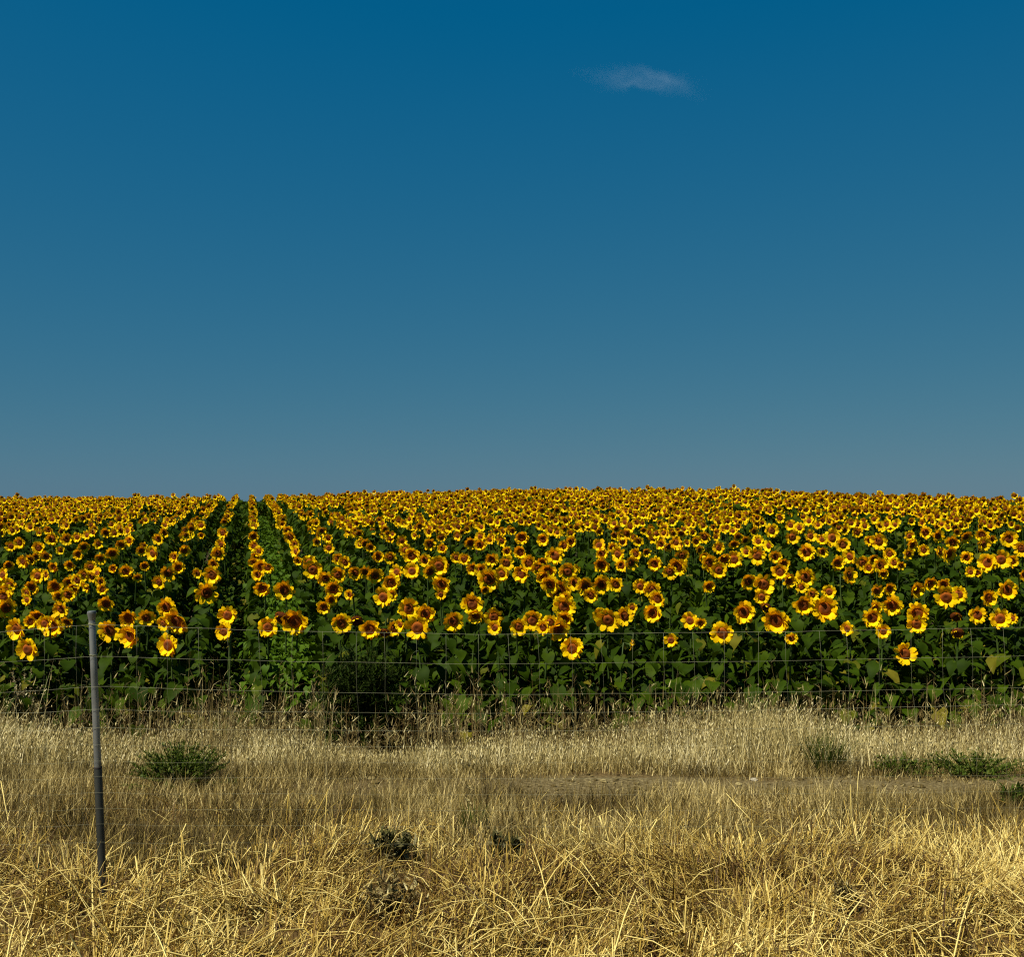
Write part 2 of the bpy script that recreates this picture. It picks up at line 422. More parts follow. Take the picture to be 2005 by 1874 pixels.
# ------------------------------------------------------------------ cloud
def build_cloud():
    Y = 2600.0
    c = at(1268, 158, Y)
    k = Y / FPX
    W, D, H = 215 * k, 60 * k, 60 * k
    V, T = lathe([(0.001, -1), (0.5, -0.87), (0.87, -0.5), (1, 0), (0.87, 0.5), (0.5, 0.87), (0.001, 1)], 20)
    V = V * np.array([W, D, H])
    m, nt = new_mat('thin_cloud_vapour'); N, L = nt.nodes, nt.links
    tc = N.new('ShaderNodeTexCoord')
    nz0 = N.new('ShaderNodeTexNoise'); nz0.inputs['Scale'].default_value = 1 / (60 * k); nz0.inputs['Detail'].default_value = 4
    L.new(tc.outputs['Object'], nz0.inputs['Vector'])
    warp = N.new('ShaderNodeVectorMath'); warp.operation = 'MULTIPLY_ADD'
    warp.inputs[1].default_value = (44 * k,) * 3; warp.inputs[2].default_value = (-22 * k,) * 3
    L.new(nz0.outputs['Color'], warp.inputs[0])
    pos = N.new('ShaderNodeVectorMath'); pos.operation = 'ADD'
    L.new(tc.outputs['Object'], pos.inputs[0]); L.new(warp.outputs[0], pos.inputs[1])
    total = None
    for (x, z, lx, lz, ang, amp) in [(26, 6, 92, 10, 17, 1.2), (-30, -8, 100, 7, 3, 0.8), (-14, 6, 150, 24, 4, 0.5), (26, -10, 100, 14, 6, 0.6), (-80, 12, 90, 10, 1, 0.35), (85, -22, 60, 8, 22, 0.25)]:
        sub = N.new('ShaderNodeVectorMath'); sub.operation = 'SUBTRACT'; sub.inputs[1].default_value = (x * k, 0, z * k); L.new(pos.outputs[0], sub.inputs[0])
        ro = N.new('ShaderNodeVectorRotate'); ro.rotation_type = 'Y_AXIS'; ro.inputs['Angle'].default_value = -R(ang); L.new(sub.outputs[0], ro.inputs[0])
        mu = N.new('ShaderNodeVectorMath'); mu.operation = 'MULTIPLY'; mu.inputs[1].default_value = (1 / (lx * k), 1 / (42 * k), 1 / (lz * k)); L.new(ro.outputs[0], mu.inputs[0])
        ln = N.new('ShaderNodeVectorMath'); ln.operation = 'LENGTH'; L.new(mu.outputs[0], ln.inputs[0])
        mr = N.new('ShaderNodeMapRange'); mr.interpolation_type = 'SMOOTHSTEP'
        mr.inputs[1].default_value = 1.0; mr.inputs[2].default_value = 0.0; mr.inputs[3].default_value = 0.0; mr.inputs[4].default_value = amp
        L.new(ln.outputs['Value'], mr.inputs[0])
        if total is None: total = mr.outputs[0]
        else:
            ad = N.new('ShaderNodeMath'); ad.operation = 'ADD'; L.new(total, ad.inputs[0]); L.new(mr.outputs[0], ad.inputs[1]); total = ad.outputs[0]
    nz = N.new('ShaderNodeTexNoise'); nz.inputs['Scale'].default_value = 1 / (26 * k); nz.inputs['Detail'].default_value = 5
    L.new(pos.outputs[0], nz.inputs['Vector'])
    mr = N.new('ShaderNodeMapRange'); mr.inputs[1].default_value = 0.3; mr.inputs[2].default_value = 0.7; mr.inputs[3].default_value = 0.5; mr.inputs[4].default_value = 1.3
    L.new(nz.outputs['Fac'], mr.inputs[0])
    mu = N.new('ShaderNodeMath'); mu.operation = 'MULTIPLY'; L.new(total, mu.inputs[0]); L.new(mr.outputs[0], mu.inputs[1])
    mu2 = N.new('ShaderNodeMath'); mu2.operation = 'MULTIPLY'; mu2.inputs[1].default_value = 0.0029; L.new(mu.outputs[0], mu2.inputs[0])
    pv = N.new('ShaderNodeVolumePrincipled'); pv.inputs['Color'].default_value = (0.52, 0.70, 0.86, 1)
    L.new(mu2.outputs[0], pv.inputs['Density'])
    out = N.new('ShaderNodeOutputMaterial'); L.new(pv.outputs[0], out.inputs['Volume'])
    m.cycles.volume_step_rate = 0.4
    o = obj('cloud', mesh_from('cloud', V, T, [m]), loc=c)
    tag(o, 'small thin wisp of white cloud alone in the blue sky', 'cloud')
build_cloud()

# ------------------------------------------------------------------ sunflower pieces
def leaf_template(seed, rows=5, size=1.0):
    """Heart-shaped drooping leaf along +Y from its base, upper side +Z, length 1."""
    r = np.random.default_rng(seed)
    if rows == 5:
        ys = np.array([-0.06, 0.12, 0.38, 0.68, 1.0]); ws = np.array([0.24, 0.43, 0.46, 0.28, 0.015])
    else:
        ys = np.array([0.0, 0.35, 1.0]); ws = np.array([0.30, 0.46, 0.02])
    droop = r.uniform(0.25, 0.65); fold = r.uniform(0.10, 0.30); side = r.uniform(-0.12, 0.12)
    V = []
    for i, (y, w) in enumerate(zip(ys, ws)):
        z = -droop * max(y, 0) ** 2
        xo = side * y * y
        wl, wr = w * r.uniform(0.9, 1.1), w * r.uniform(0.9, 1.1)
        wave = r.uniform(-0.05, 0.05, 2)
        V += [(xo - wl, y + (-0.10 if i == 0 else 0), z + fold * wl + wave[0]), (xo, y + (0.10 if i == 0 else 0), z), (xo + wr, y + (-0.10 if i == 0 else 0), z + fold * wr + wave[1])]
    T = []
    for i in range(len(ys) - 1):
        for j in range(2):
            a, b, c, d = 3 * i + j, 3 * i + j + 1, 3 * i + j + 4, 3 * i + j + 3
            T += [(a, b, c), (a, c, d)]
    return np.array(V), np.array(T)

LEAF = [leaf_template(100 + i) for i in range(6)]
LEAF_FAR = [leaf_template(200 + i, 3) for i in range(3)]
PETIOLE = tube([(0, -0.42, -0.10), (0, -0.2, 0.0), (0, 0.04, 0.0)], [0.022, 0.018, 0.014], 3, False)

def petals_template(seed, n, detail=True, withered=False, lo=36, hi=70, miss=0.06):
    """Rim of petals round a disc, face +Z, tips near radius 1."""
    r = np.random.default_rng(seed)
    A = Acc()
    for layer in range(2 if detail else 1):
        for k in range(n):
            if r.random() < (0.45 if withered else miss): continue
            th = 2 * math.pi * (k + 0.5 * layer + r.uniform(-0.28, 0.28)) / n
            ln = r.uniform(0.40, 0.52) * (0.55 if withered else 1.0)
            cup = R(r.uniform(lo, hi)) if layer == 0 else R(r.uniform(lo - 18, hi - 18))
            if withered: cup = R(r.uniform(20, 100))
            w = r.uniform(0.14, 0.19) * (1.0 if detail else 1.35) * (0.7 if withered else 1)
            curl = R(r.uniform(-55, 10))
            tw = r.uniform(-0.5, 0.5)
            steps = [0, 0.33, 0.7, 1.0] if detail else [0, 0.5, 1.0]
            wid = [0.6, 1.0, 0.98, 0.45] if detail else [0.7, 1.0, 0.45]
            rad, z, ang = 0.375, 0.02 - 0.04 * layer, cup
            er = np.array([math.cos(th), math.sin(th), 0]); et = np.array([-math.sin(th), math.cos(th), 0]); ez = np.array([0, 0, 1.0])
            V = []; prev = 0
            for s, wv in zip(steps, wid):
                st = (s - prev) * ln; ang2 = cup + curl * s
                rad += math.cos(ang2) * st; z += math.sin(ang2) * st; prev = s
                tv = et * math.cos(tw * s) + (ez * math.cos(ang2) - er * math.sin(ang2)) * math.sin(tw * s)
                p = er * rad + ez * z
                V += [p - tv * w * wv, p + tv * w * wv]
            T = []
            for i in range(len(steps) - 1):
                a = 2 * i; T += [(a, a + 1, a + 3), (a, a + 3, a + 2)]
            A.add(V, T, 0, r.uniform(0.01, 1))
    return np.concatenate(A.V), np.concatenate(A.T), np.concatenate(A.C)

def disc_template(rings=4, sides=16, rmax=0.40):
    V = [(0, 0, 0.10)]; C = [0.15]; T = []
    for i in range(1, rings + 1):
        q = i / rings
        for k in range(sides):
            th = 2 * math.pi * k / sides
            V.append((rmax * q * math.cos(th), rmax * q * math.sin(th), 0.10 + 0.07 * math.sin(q * math.pi) * 1.0 - 0.10 * q ** 4)); C.append([0.35, 0.5, 0.75, 1.0][min(3, int(q * 4 - 0.01))])
    for k in range(sides):
        T.append((0, 1 + k, 1 + (k + 1) % sides))
    for i in range(rings - 1):
        for k in range(sides):
            a, b = 1 + i * sides + k, 1 + i * sides + (k + 1) % sides
            T += [(a, a + sides, b + sides), (a, b + sides, b)]
    return np.array(V, float), np.array(T), np.array(C)

def back_template(seed, sides=14):
    """Green cup behind the disc with pointed bracts."""
    r = np.random.default_rng(seed)
    V = []; T = []
    prof = [(0.10, -0.34), (0.32, -0.22), (0.50, -0.06), (0.50, 0.02)]
    for rr, z in prof:
        for k in range(sides):
            th = 2 * math.pi * k / sides; V.append((rr * math.cos(th), rr * math.sin(th), z))
    for i in range(3):
        for k in range(sides):
            q = (k + 1) % sides; a, b, c, d = i * sides + k, i * sides + q, (i + 1) * sides + q, (i + 1) * sides + k
            T += [(a, b, c), (a, c, d)]
    n = len(V)
    for k in range(sides):
        th = 2 * math.pi * (k + 0.5) / sides; h = math.pi / sides
        o = 0.66 + r.uniform(-0.06, 0.12); z = r.uniform(-0.12, 0.08)
        V += [(0.44 * math.cos(th - h), 0.44 * math.sin(th - h), -0.08), (0.44 * math.cos(th + h), 0.44 * math.sin(th + h), -0.08), (o * math.cos(th), o * math.sin(th), z)]
        T.append((n, n + 1, n + 2)); n += 3
    return np.array(V, float), np.array(T)

HV = 14
PET = [petals_template(300 + i, 13 + i % 4, lo=[34, 40, 26, 50][i % 4], hi=[66, 74, 58, 84][i % 4], miss=[0.03, 0.08, 0.04, 0.18, 0.05][i % 5]) for i in range(HV)] + [petals_template(340 + i, 12, True, True) for i in range(2)]
DISC = disc_template()
DISC_W = disc_template(4, 16, 0.58)
BACK = [back_template(360 + i) for i in range(3)]
PET_FAR = [petals_template(380 + i, 13, False) for i in range(5)]
DISC_FAR = disc_template(2, 8)
DISC_FAR = (DISC_FAR[0], DISC_FAR[1], DISC_FAR[2])

def mk(name, tpl, m):
    return mesh_from(name, tpl[0], tpl[1], [m], None, tpl[2] if len(tpl) > 2 else None)
me_pet = [mk('petals', t, M['petal']) for t in PET]
me_disc = mk('seed_disc', DISC, M['disc'])
me_disc_w = mk('seed_disc', (DISC_W[0], DISC_W[1], DISC_W[2] * 0.35), M['disc'])
me_back = [mk('flower_head', t, M['sepal']) for t in BACK]
def leaf_mesh(t):
    A = Acc(); A.add(t[0], t[1], 0, 0.0); A.add(PETIOLE[0], PETIOLE[1], 1, 0.0)
    return A.mesh('leaf', [M['leaf'], M['stem']])
me_leaf = [leaf_mesh(t) for t in LEAF]

def face_quat(az, down):
    """Head whose face looks toward the camera side (-Y), swung by az (to +X) and nodding by down."""
    f = Vector((math.sin(az) * math.cos(down), -math.cos(az) * math.cos(down), -math.sin(down)))
    q = f.to_track_quat('Z', 'Y')
    return q, f

# heads read off the photograph: x, y, diameter; w marks withered dark ones, s turned sideways
Z1 = [(155,915,115),(95,800,120),(290,785,120),(215,735,100),(340,690,90),(35,685,105),(590,660,90),(610,810,120),(725,840,130),(715,740,110),(815,740,90),(925,680,100),(985,755,140),(910,770,80),(935,890,120),
      (1265,725,100),(1245,815,90),(1490,790,110),(1570,740,120,'w'),(1640,760,140),(1460,575,95),(1580,585,105),(1150,600,120),(1180,500,100),(1100,490,60),(1190,440,70),(885,540,80),(935,490,90),(990,460,70),(970,400,60),(1025,365,65),
      (850,380,80),(805,450,60),(765,515,50),(700,480,75),(630,465,50),(560,410,65),(480,565,60),(390,540,80),(310,565,90),(380,610,80),(330,620,70),(430,530,70),(470,500,70),(510,510,60),(540,490,60),(210,505,80),(255,500,60),(175,570,80),
      (150,600,70),(150,640,60),(300,455,60),(390,445,65),(215,350,70),(130,425,70),(170,415,60),(200,400,50),(50,445,60),(15,500,70),(50,560,80),(20,620,90),(50,540,70),(435,385,60),(465,345,60),(570,580,60),(625,380,70),(675,330,60),(640,400,60),(720,310,60),
      (1240,265,60),(1230,330,65),(1215,380,75),(1250,290,55),(1205,405,60),(1410,285,60),(1415,340,65),(1430,310,55),(1425,400,65),(1440,370,60),(1410,430,60),(1450,455,80),(1490,460,65),(1435,500,70),(1645,370,65),(1660,420,55),(1615,290,70),(1640,330,60),(1600,255,55),
      (1740,470,110),(1720,430,80),(1855,580,95),(1880,500,85),(1945,610,60),(1800,680,75),(1900,770,105),(1810,520,85),(1840,640,70),(1880,410,65),(1830,350,60),(1920,430,70),(375,760,70),(170,760,70),(110,320,65),(60,340,60),(290,300,70),(270,250,55),(480,330,60),(590,265,60),(370,300,65),(430,290,55),(915,265,55),(880,300,65),(1120,225,50),(1120,280,40),(505,455,65),(410,575,70),(560,540,60),(30,590,80),(250,770,80)]
Z2 = [(55,825,110),(140,815,100,'w'),(210,860,110),(290,880,80,'w'),(345,855,80),(380,835,60),(425,745,110),(520,775,110),(475,850,130),(405,810,70),(675,815,110),(780,720,120),(800,785,90),(900,790,100),(905,850,80),(1040,845,100),(1115,810,110),(1175,850,80),(1215,820,80),
      (1260,860,120),(1295,800,90),(1290,735,120),(1335,965,110),(1490,780,80),(1535,805,130),(1625,785,100),(1670,740,50),(1785,770,100),(1810,690,90),(1780,640,90),(1715,620,80),(1885,920,75),(1665,945,42,'s'),(285,680,110),(330,670,70),(100,670,60),(330,600,100),(240,560,90),
      (185,540,70),(130,545,80),(40,550,90),(15,630,100),(360,540,80),(445,535,90),(75,480,70),(255,455,65),(325,460,70),(445,450,90),(410,420,70),(610,610,100),(605,665,60),(595,505,110),(545,540,80),(515,475,70),(615,410,60),(545,385,70),(735,470,70),(690,460,60),
      (875,580,130),(830,530,80),(785,520,70),(890,470,80),(945,550,80),(970,490,80),(1055,550,100),(1095,490,90),(1050,430,80),(975,425,60),(1055,350,80),(945,365,70),(825,390,70),(770,380,70),(825,345,60),(1175,360,70),(1240,450,100),(1170,490,70),(1200,540,100),
      (1260,640,130),(1215,610,100),(1310,540,100),(1350,530,60),(1350,600,80),(1410,620,100),(1440,670,80),(1500,610,100),(1580,610,80),(1500,500,90),(1590,440,80),(1610,505,70),(1665,490,80),(1690,440,70),(1795,495,80),(1920,510,110),(1880,540,80),(1945,450,80),
      (1870,400,60),(1180,570,90),(1150,520,80),(1500,440,70),(1560,405,60),(1830,385,60),(1290,395,65),(1330,370,60),(850,640,50),(1300,690,80)]
Z3 = [(430,765,120),(130,810,90),(190,825,60),(310,880,120),(610,810,140),(555,740,80,'w'),(760,725,110),(880,745,140),(810,665,70),(905,650,80),(540,610,120),(530,680,80),(455,595,90),(775,570,100),(750,625,60),(680,590,80),(630,540,90),(650,495,70),(235,620,75),
      (695,910,48),(1005,855,75),(1145,795,100),(1160,740,80),(1255,725,110),(1170,645,80),(1240,635,70),(1205,870,75),(1325,995,120),(1395,770,120),(1390,830,100),(1390,640,90),(1465,605,80),(1490,630,60),(1555,680,120),(1545,610,80),(1625,665,90),(1610,790,80,'w'),
      (1620,880,90,'w'),(1730,780,90),(1855,800,110),(1925,800,50),(1790,685,95),(1895,640,110),(1015,560,100),(950,490,80),(1020,455,80),(1090,490,80),(1125,520,60),(1150,470,60),(1190,505,80),(1240,440,65),(1265,490,60),(1305,505,50),(1205,550,60),(780,430,95),
      (605,455,70),(510,370,65),(505,450,90),(375,470,90),(320,470,80),(290,530,90),(235,490,90),(210,460,60),(290,405,65),(375,385,60),(210,345,70),(165,370,60),(75,450,80),(55,510,100),(20,400,70),(1345,440,65),(1430,420,60),(1365,390,70),(1350,340,60),
      (1440,320,70),(1510,340,70),(1590,375,80),(1570,440,90),(1520,430,70),(1670,460,70),(1690,540,60),(1730,545,50),(1785,490,100),(1760,470,80),(1860,470,100),(1920,480,70),(1760,385,80),(1755,335,70),(1665,345,70),(1905,355,90),(1180,370,90),(1130,365,60),
      (1060,320,60),(980,390,80),(920,350,90),(865,360,60),(800,340,70),(700,345,80),(585,310,75),(630,240,60),(740,295,60),(690,280,60),(1975,410,80),(1985,560,60)]
HEADS = []
for lst, (ox, oy) in ((Z1, (0, 950)), (Z2, (650, 930)), (Z3, (1305, 930))):
    for h in lst:
        HEADS.append([ox + h[0] * 0.3521, oy + h[1] * 0.3521, h[2] * 0.3521, h[3] if len(h) > 3 else ''])
# lists overlap a little at their edges: keep one of each pair
keep = []
for h in HEADS:
    if any(abs(h[0] - k[0]) < 10 and abs(h[1] - k[1]) < 10 for k in keep): continue
    keep.append(h)
HEADS = keep

def head_spot(x, y):
    """Where a head seen at (x, y) hangs: its distance follows from the lie of the field."""
    yc = float(np.interp(x, *YC)); dc = float(np.interp(x, *DC))
    t = min(max((y - yc) / (1235 - yc), 0.0) ** 0.8, 1.02)
    d = 1 / (t * (1 / FRONT - 1 / dc) + 1 / dc)
    return d

sun_plants = []
HD = []
for h in HEADS:
    d = head_spot(h[0], h[1]) * (1 + rng.uniform(-0.025, 0.025))
    d = max(d, FRONT * 0.975)
    P = at(h[0], h[1], d)
    diam = min(max(h[2] * 1.1 * d / FPX, 0.13), 0.34)
    sun_plants.append(dict(P=P, diam=diam, flag=h[3], x=h[0], y=h[1], d=d)); HD.append(d)

# rows of the field beyond those: planted in straight drills
ROW_M = -0.2395
ROW_W = 0.68
ROW_0 = 0.115
def lane_shut(q, hz, Y):
    """Leaves that would close the open lanes beside the wheel track."""
    return ((np.abs(q + 0.5) < 0.33) & (hz > 0.42) & (Y < 27)) | ((np.abs(q - 0.5) < 0.42) & (hz > 0.46) & (Y < 44))
far = []; bare = []
LX = np.array([h[0] for h in HEADS]); LY = np.array([h[1] for h in HEADS]); LD = np.array([h[2] for h in HEADS]); HD = np.array(HD)
def hides_head(P):
    px, py = project(P)
    return ((np.hypot(px[:, None] - LX, py[:, None] - LY) < 0.5 * LD + 10) & (P[:, 1][:, None] < HD + 0.02)).any(1)
for k in range(-75, 110):
    X0 = ROW_0 + k * ROW_W
    Y = 11.45 + rng.uniform(0, 0.25)
    while Y < 62:
        X = X0 + ROW_M * Y + rng.normal(0, 0.025 if -2 <= k <= 4 else 0.05)
        u = X / Y
        if abs(u) < 0.53:
            dc = float(np.interp(1002.5 + FPX * u, *DC))
            if Y < dc + 9:
                far.append((X, Y))
        Y += rng.uniform(0.20, 0.33)
far = np.array(far)
far_cz = canopy(far[:, 0], far[:, 1]) + rng.normal(0, 0.085, len(far)) + 0.05 * noise2(far[:, 0] + 99, far[:, 1] + 99, 3.0, 21)
fx, fy = project(np.stack([far[:, 0], far[:, 1], far_cz], 1))
ylim = np.interp(fx, [-200, 480, 700, 1300, 1500, 2300], [1048, 1030, 1050, 1050, 1035, 1030])
clash = np.zeros(len(far), bool)
for i in range(0, len(far), 2000):
    s = slice(i, i + 2000)
    dd = np.hypot(fx[s, None] - LX, fy[s, None] - LY) / (0.6 * LD + 3)
    clash[s] = (dd < 1).any(1)
gap_noise = noise2(far[:, 0] * 1.0 + 300, far[:, 1] * 0.6 + 300, 2.2, 33)
has_head = (rng.random(len(far)) < np.interp(fy - ylim, [-8, 6, 40, 80], [1.0, 0.5, 0.2, 0.0])) & ~clash & ((gap_noise > -0.30) | (rng.random(len(far)) < 0.25))
outside = (fx < -15) | (fx > 2020)
has_head |= outside & (rng.random(len(far)) < 0.8)
print('plants on rows', len(far), 'with heads', has_head.sum(), 'listed', len(sun_plants))

# the largest of the row plants become single things too, up to 300 in all
cand = np.where(has_head & ~outside)[0]
cand = cand[np.argsort(far[cand, 1])]
promoted = cand[:max(0, 300 - len(sun_plants))]
for i in promoted:
    P = Vector((far[i, 0], far[i, 1], far_cz[i]))
    sun_plants.append(dict(P=P, diam=rng.uniform(0.19, 0.26), flag='', x=fx[i], y=fy[i], d=far[i, 1]))
single = np.zeros(len(far), bool); single[promoted] = True

# ---- labels: line of blooms counted up from the fence, place in the line counted from the left
ORD = 'first second third fourth fifth sixth seventh eighth ninth tenth eleventh twelfth thirteenth fourteenth fifteenth sixteenth seventeenth eighteenth nineteenth'.split()
TENS = {2: ('twentieth', 'twenty'), 3: ('thirtieth', 'thirty'), 4: ('fortieth', 'forty'), 5: ('fiftieth', 'fifty')}
def ordinal(n):
    if n < 20: return ORD[n - 1]
    t, o = divmod(n, 10)
    return TENS[t][0] if o == 0 else TENS[t][1] + '-' + ORD[o - 1]
order = sorted(sun_plants, key=lambda p: -p['y'])
per = 24
for b in range(0, len(order), per):
    line = sorted(order[b:b + per], key=lambda p: p['x'])
    nb = b // per
    where = 'lowest bloom line' if nb == 0 else ordinal(nb + 1) + ' bloom line above the fence'
    for j, p in enumerate(line):
        look = 'withered dark sunflower' if p['flag'] == 'w' else 'sideways small sunflower' if p['flag'] == 's' else ('broad yellow sunflower' if p['diam'] > 0.235 else 'small yellow sunflower' if p['diam'] < 0.18 else 'yellow sunflower')
        if len(line) - j <= 6: pos = ordinal(len(line) - j) + ' from the right' if j < len(line) - 1 else 'rightmost'
        else: pos = 'leftmost' if j == 0 else ordinal(j + 1) + ' from the left'
        p['label'] = f'{look}, {pos} in the {where}'

def stem_path(P, base, f, diam):
    """From the ground up, bending over at the top into the back of the head."""
    back = P - f * diam * 0.17
    n = 6; pts = []
    top = Vector((back.x - f.x * 0.07, back.y - f.y * 0.07, back.z + 0.015))
    for i in range(n):
        s = i / (n - 1)
        q = base.lerp(top, s)
        q.x += 0.02 * math.sin(s * 5 + base.x * 7); pts.append(q)
    pts.append(back)
    return [tuple(q - base) for q in pts]

sun_plants.sort(key=lambda p: p['d'])
SG = 'sunflowers blooming in the field'
for n, p in enumerate(sun_plants):
    P = p['P']; diam = p['diam']
    az = rng.normal(-0.08, 0.28); down = rng.normal(R(9), R(8))
    if p['y'] > 1252 and not p['flag']: az = rng.normal(-0.1, 0.12); down = rng.normal(R(2), R(3))
    if p['flag'] == 's': az = 1.25; down = R(10)
    if p['flag'] == 'w': down = R(32)
    q, f = face_quat(az, down)
    q = q @ Quaternion((0, 0, 1), rng.uniform(0, 6.28))
    bx_, by_ = P.x - f.x * 0.11, P.y - f.y * 0.11
    base = Vector((bx_, by_, float(ground(bx_, by_)) - 0.02))
    root = obj('sunflower', None, loc=base)
    root.empty_display_size = 0.1
    tag(root, p['label'], 'sunflower', SG)
    path = stem_path(P, base, f, diam)
    tv, tt = tube(path, np.linspace(0.014, 0.009, len(path)), 5, False)
    obj('stem', mesh_from('stem', tv, tt, [M['stem']]), root)
    w = p['flag'] == 'w'
    hd = obj('flower_head', me_back[n % 3], root, P - base, q, np.array([rng.uniform(0.95, 1.06), rng.uniform(0.95, 1.06), 1.0]) * diam / 2 * 1.22)
    obj('seed_disc', me_disc_w if w else me_disc, hd)
    pt = obj('petals', me_pet[HV + n % 2] if w else me_pet[rng.integers(HV)], hd)
    pt['kind'] = 'stuff'
    H = P.z - base.z
    near = n < 120
    nl = 15 if near else 9
    A = None if near else Acc()
    phi = rng.uniform(0, 6.28)
    for j in range(nl):
        hz = H * (0.18 + 0.77 * (j + rng.uniform(0, 0.6)) / nl)
        phi += 2.4 + rng.uniform(-0.4, 0.4)
        L = rng.uniform(0.15, 0.235) * (1 - 0.25 * j / nl)
        tilt = R(rng.uniform(-45, 5))
        Rm = rotz(phi) @ rotx(tilt) @ roty(rng.uniform(-0.35, 0.35))
        fr = np.interp(hz, [pp[2] for pp in path[:-1]], np.arange(len(path) - 1))
        cx = np.interp(fr, range(len(path)), [pp[0] for pp in path]); cy = np.interp(fr, range(len(path)), [pp[1] for pp in path])
        loc = np.array([cx, cy, hz]) + Rm @ np.array([0, 0.42 * L, 0.10 * L])
        mp = np.array(base) + loc + Rm @ np.array([0, 0.5 * L, -0.1 * L])
        if lane_shut((mp[0] - ROW_M * mp[1] - ROW_0) / ROW_W, hz, mp[1]) or hides_head(mp[None])[0]: continue
        if near:
            obj('leaf', me_leaf[rng.integers(6)], root, loc, Matrix(Rm.tolist()).to_quaternion(), L)
        else:
            t = LEAF[rng.integers(6)]
            A.many(t, Rm[None], np.array([L]), loc[None], 0, np.array([rng.random()]))
    if not near and A.n:
        lo = obj('leaves', A.mesh('leaves', [M['leaf']]), root); lo['kind'] = 'stuff'

# ---- the mass of the field, beyond counting
def plants_leaves(A, X, Y, G, H, tpl, nl, L0, L1, zlo=0.2, zhi=0.95, lanes=True):
    n = len(X)
    for j in range(nl):
        hz = H * (zlo + (zhi - zlo) * (j + rng.uniform(0, 0.6, n)) / nl)
        phi = rng.uniform(0, 6.28, n)
        L = rng.uniform(L0, L1, n) * (1 - 0.2 * j / nl)
        Rm = rotz(phi) @ rotx(R(1) * rng.uniform(-48, 5, n)) @ roty(rng.uniform(-0.35, 0.35, n))
        P = np.stack([X, Y, G + hz], 1) + np.einsum('nij,j->ni', Rm, np.array([0, 0.42, 0.10])) * L[:, None]
        which = rng.integers(0, len(tpl), n)
        mid = P + np.einsum('nij,j->ni', Rm, np.array([0, 0.5, -0.1])) * L[:, None]
        q = (mid[:, 0] - ROW_M * mid[:, 1] - ROW_0) / ROW_W
        shut = lane_shut(q, hz, mid[:, 1]) if lanes else np.zeros(n, bool)
        if len(tpl) > 3: shut |= hides_head(mid)
        which = np.where(shut, -1, which)
        for v in range(len(tpl)):
            s = which == v
            tn = rng.random(s.sum()) * 0.95
            if j < 4: tn = np.where(rng.random(s.sum()) < 0.10, 0.995, tn)
            A.many(tpl[v], Rm[s], L[s], P[s], 0, tn)
        if len(tpl) > 3:
            k_ = which >= 0
            A.many(PETIOLE, Rm[k_], L[k_], P[k_], 1, rng.random(k_.sum()))

g_all = ground(far[:, 0], far[:, 1])
h_all = far_cz - g_all
A = Acc()
nb = (~has_head) & (far[:, 1] < 24)
plants_leaves(A, far[nb, 0], far[nb, 1], g_all[nb], h_all[nb] - 0.06, LEAF, 14, 0.13, 0.215)
nl_ = 1500
ly = rng.uniform(11.4, 40, nl_); lx = ROW_0 - 0.34 + ROW_M * ly + rng.normal(0, 0.13, nl_)
plants_leaves(A, lx, ly, ground(lx, ly), rng.uniform(0.2, 0.42, nl_), LEAF, 4, 0.07, 0.13, 0.2, 1.0)
nl_ = 5200
ly = np.sqrt(rng.uniform(11.4 ** 2, 26 ** 2, nl_)); lx = rng.uniform(-0.53, 0.53, nl_) * ly
plants_leaves(A, lx, ly, ground(lx, ly), rng.uniform(0.3, 0.75, nl_), LEAF_FAR, 3, 0.12, 0.2, 0.2, 1.0)
LANE = Acc()
nl_ = 5200
ly = rng.uniform(11.4, 46, nl_); lx = ROW_0 + 0.34 + ROW_M * ly + rng.normal(0, 0.15, nl_)
plants_leaves(LANE, lx, ly, ground(lx, ly), np.interp(ly, [11.4, 16, 24, 46], [1.0, 0.95, 0.8, 0.7]) * rng.uniform(0.8, 1.05, nl_), LEAF_FAR, 4, 0.06, 0.12, 0.6, 1.0, False)
M['lane'] = plant_mat('lane_weed_green', [(0, (0.038, 0.078, 0.002)), (1, (0.062, 0.11, 0.003))], 0.6, 0.2, 0.08)
o = obj('lane_weeds', LANE.mesh('lane_weeds', [M['lane'], M['stem']]))
tag(o, 'low bright green weeds filling the open lane between two sunflower rows', 'weeds', None, 'stuff')
# the low outer skirts of leaves along the field edge
ne = 260
ex = rng.uniform(-7.2, 7.2, ne); ey = rng.uniform(11.15, 11.6, ne)
plants_leaves(A, ex, ey, ground(ex, ey), np.full(ne, 0.85), LEAF, 6, 0.13, 0.23, 0.1, 0.98)
o = obj('sunflower_leaves', A.mesh('sunflower_leaves', [M['leaf'], M['stem']]))
tag(o, 'dark green heart-shaped leaves filling the sunflower rows', 'leaves', None, 'stuff')

A = Acc()
fm = has_head & ~single
X, Y, Zc = far[fm, 0], far[fm, 1], far_cz[fm]
n = len(X)
az = rng.normal(-0.08, 0.30, n); dn = rng.normal(R(9), R(8), n)
dia = rng.uniform(0.19, 0.29, n)
roll = rng.uniform(0, 6.28, n)
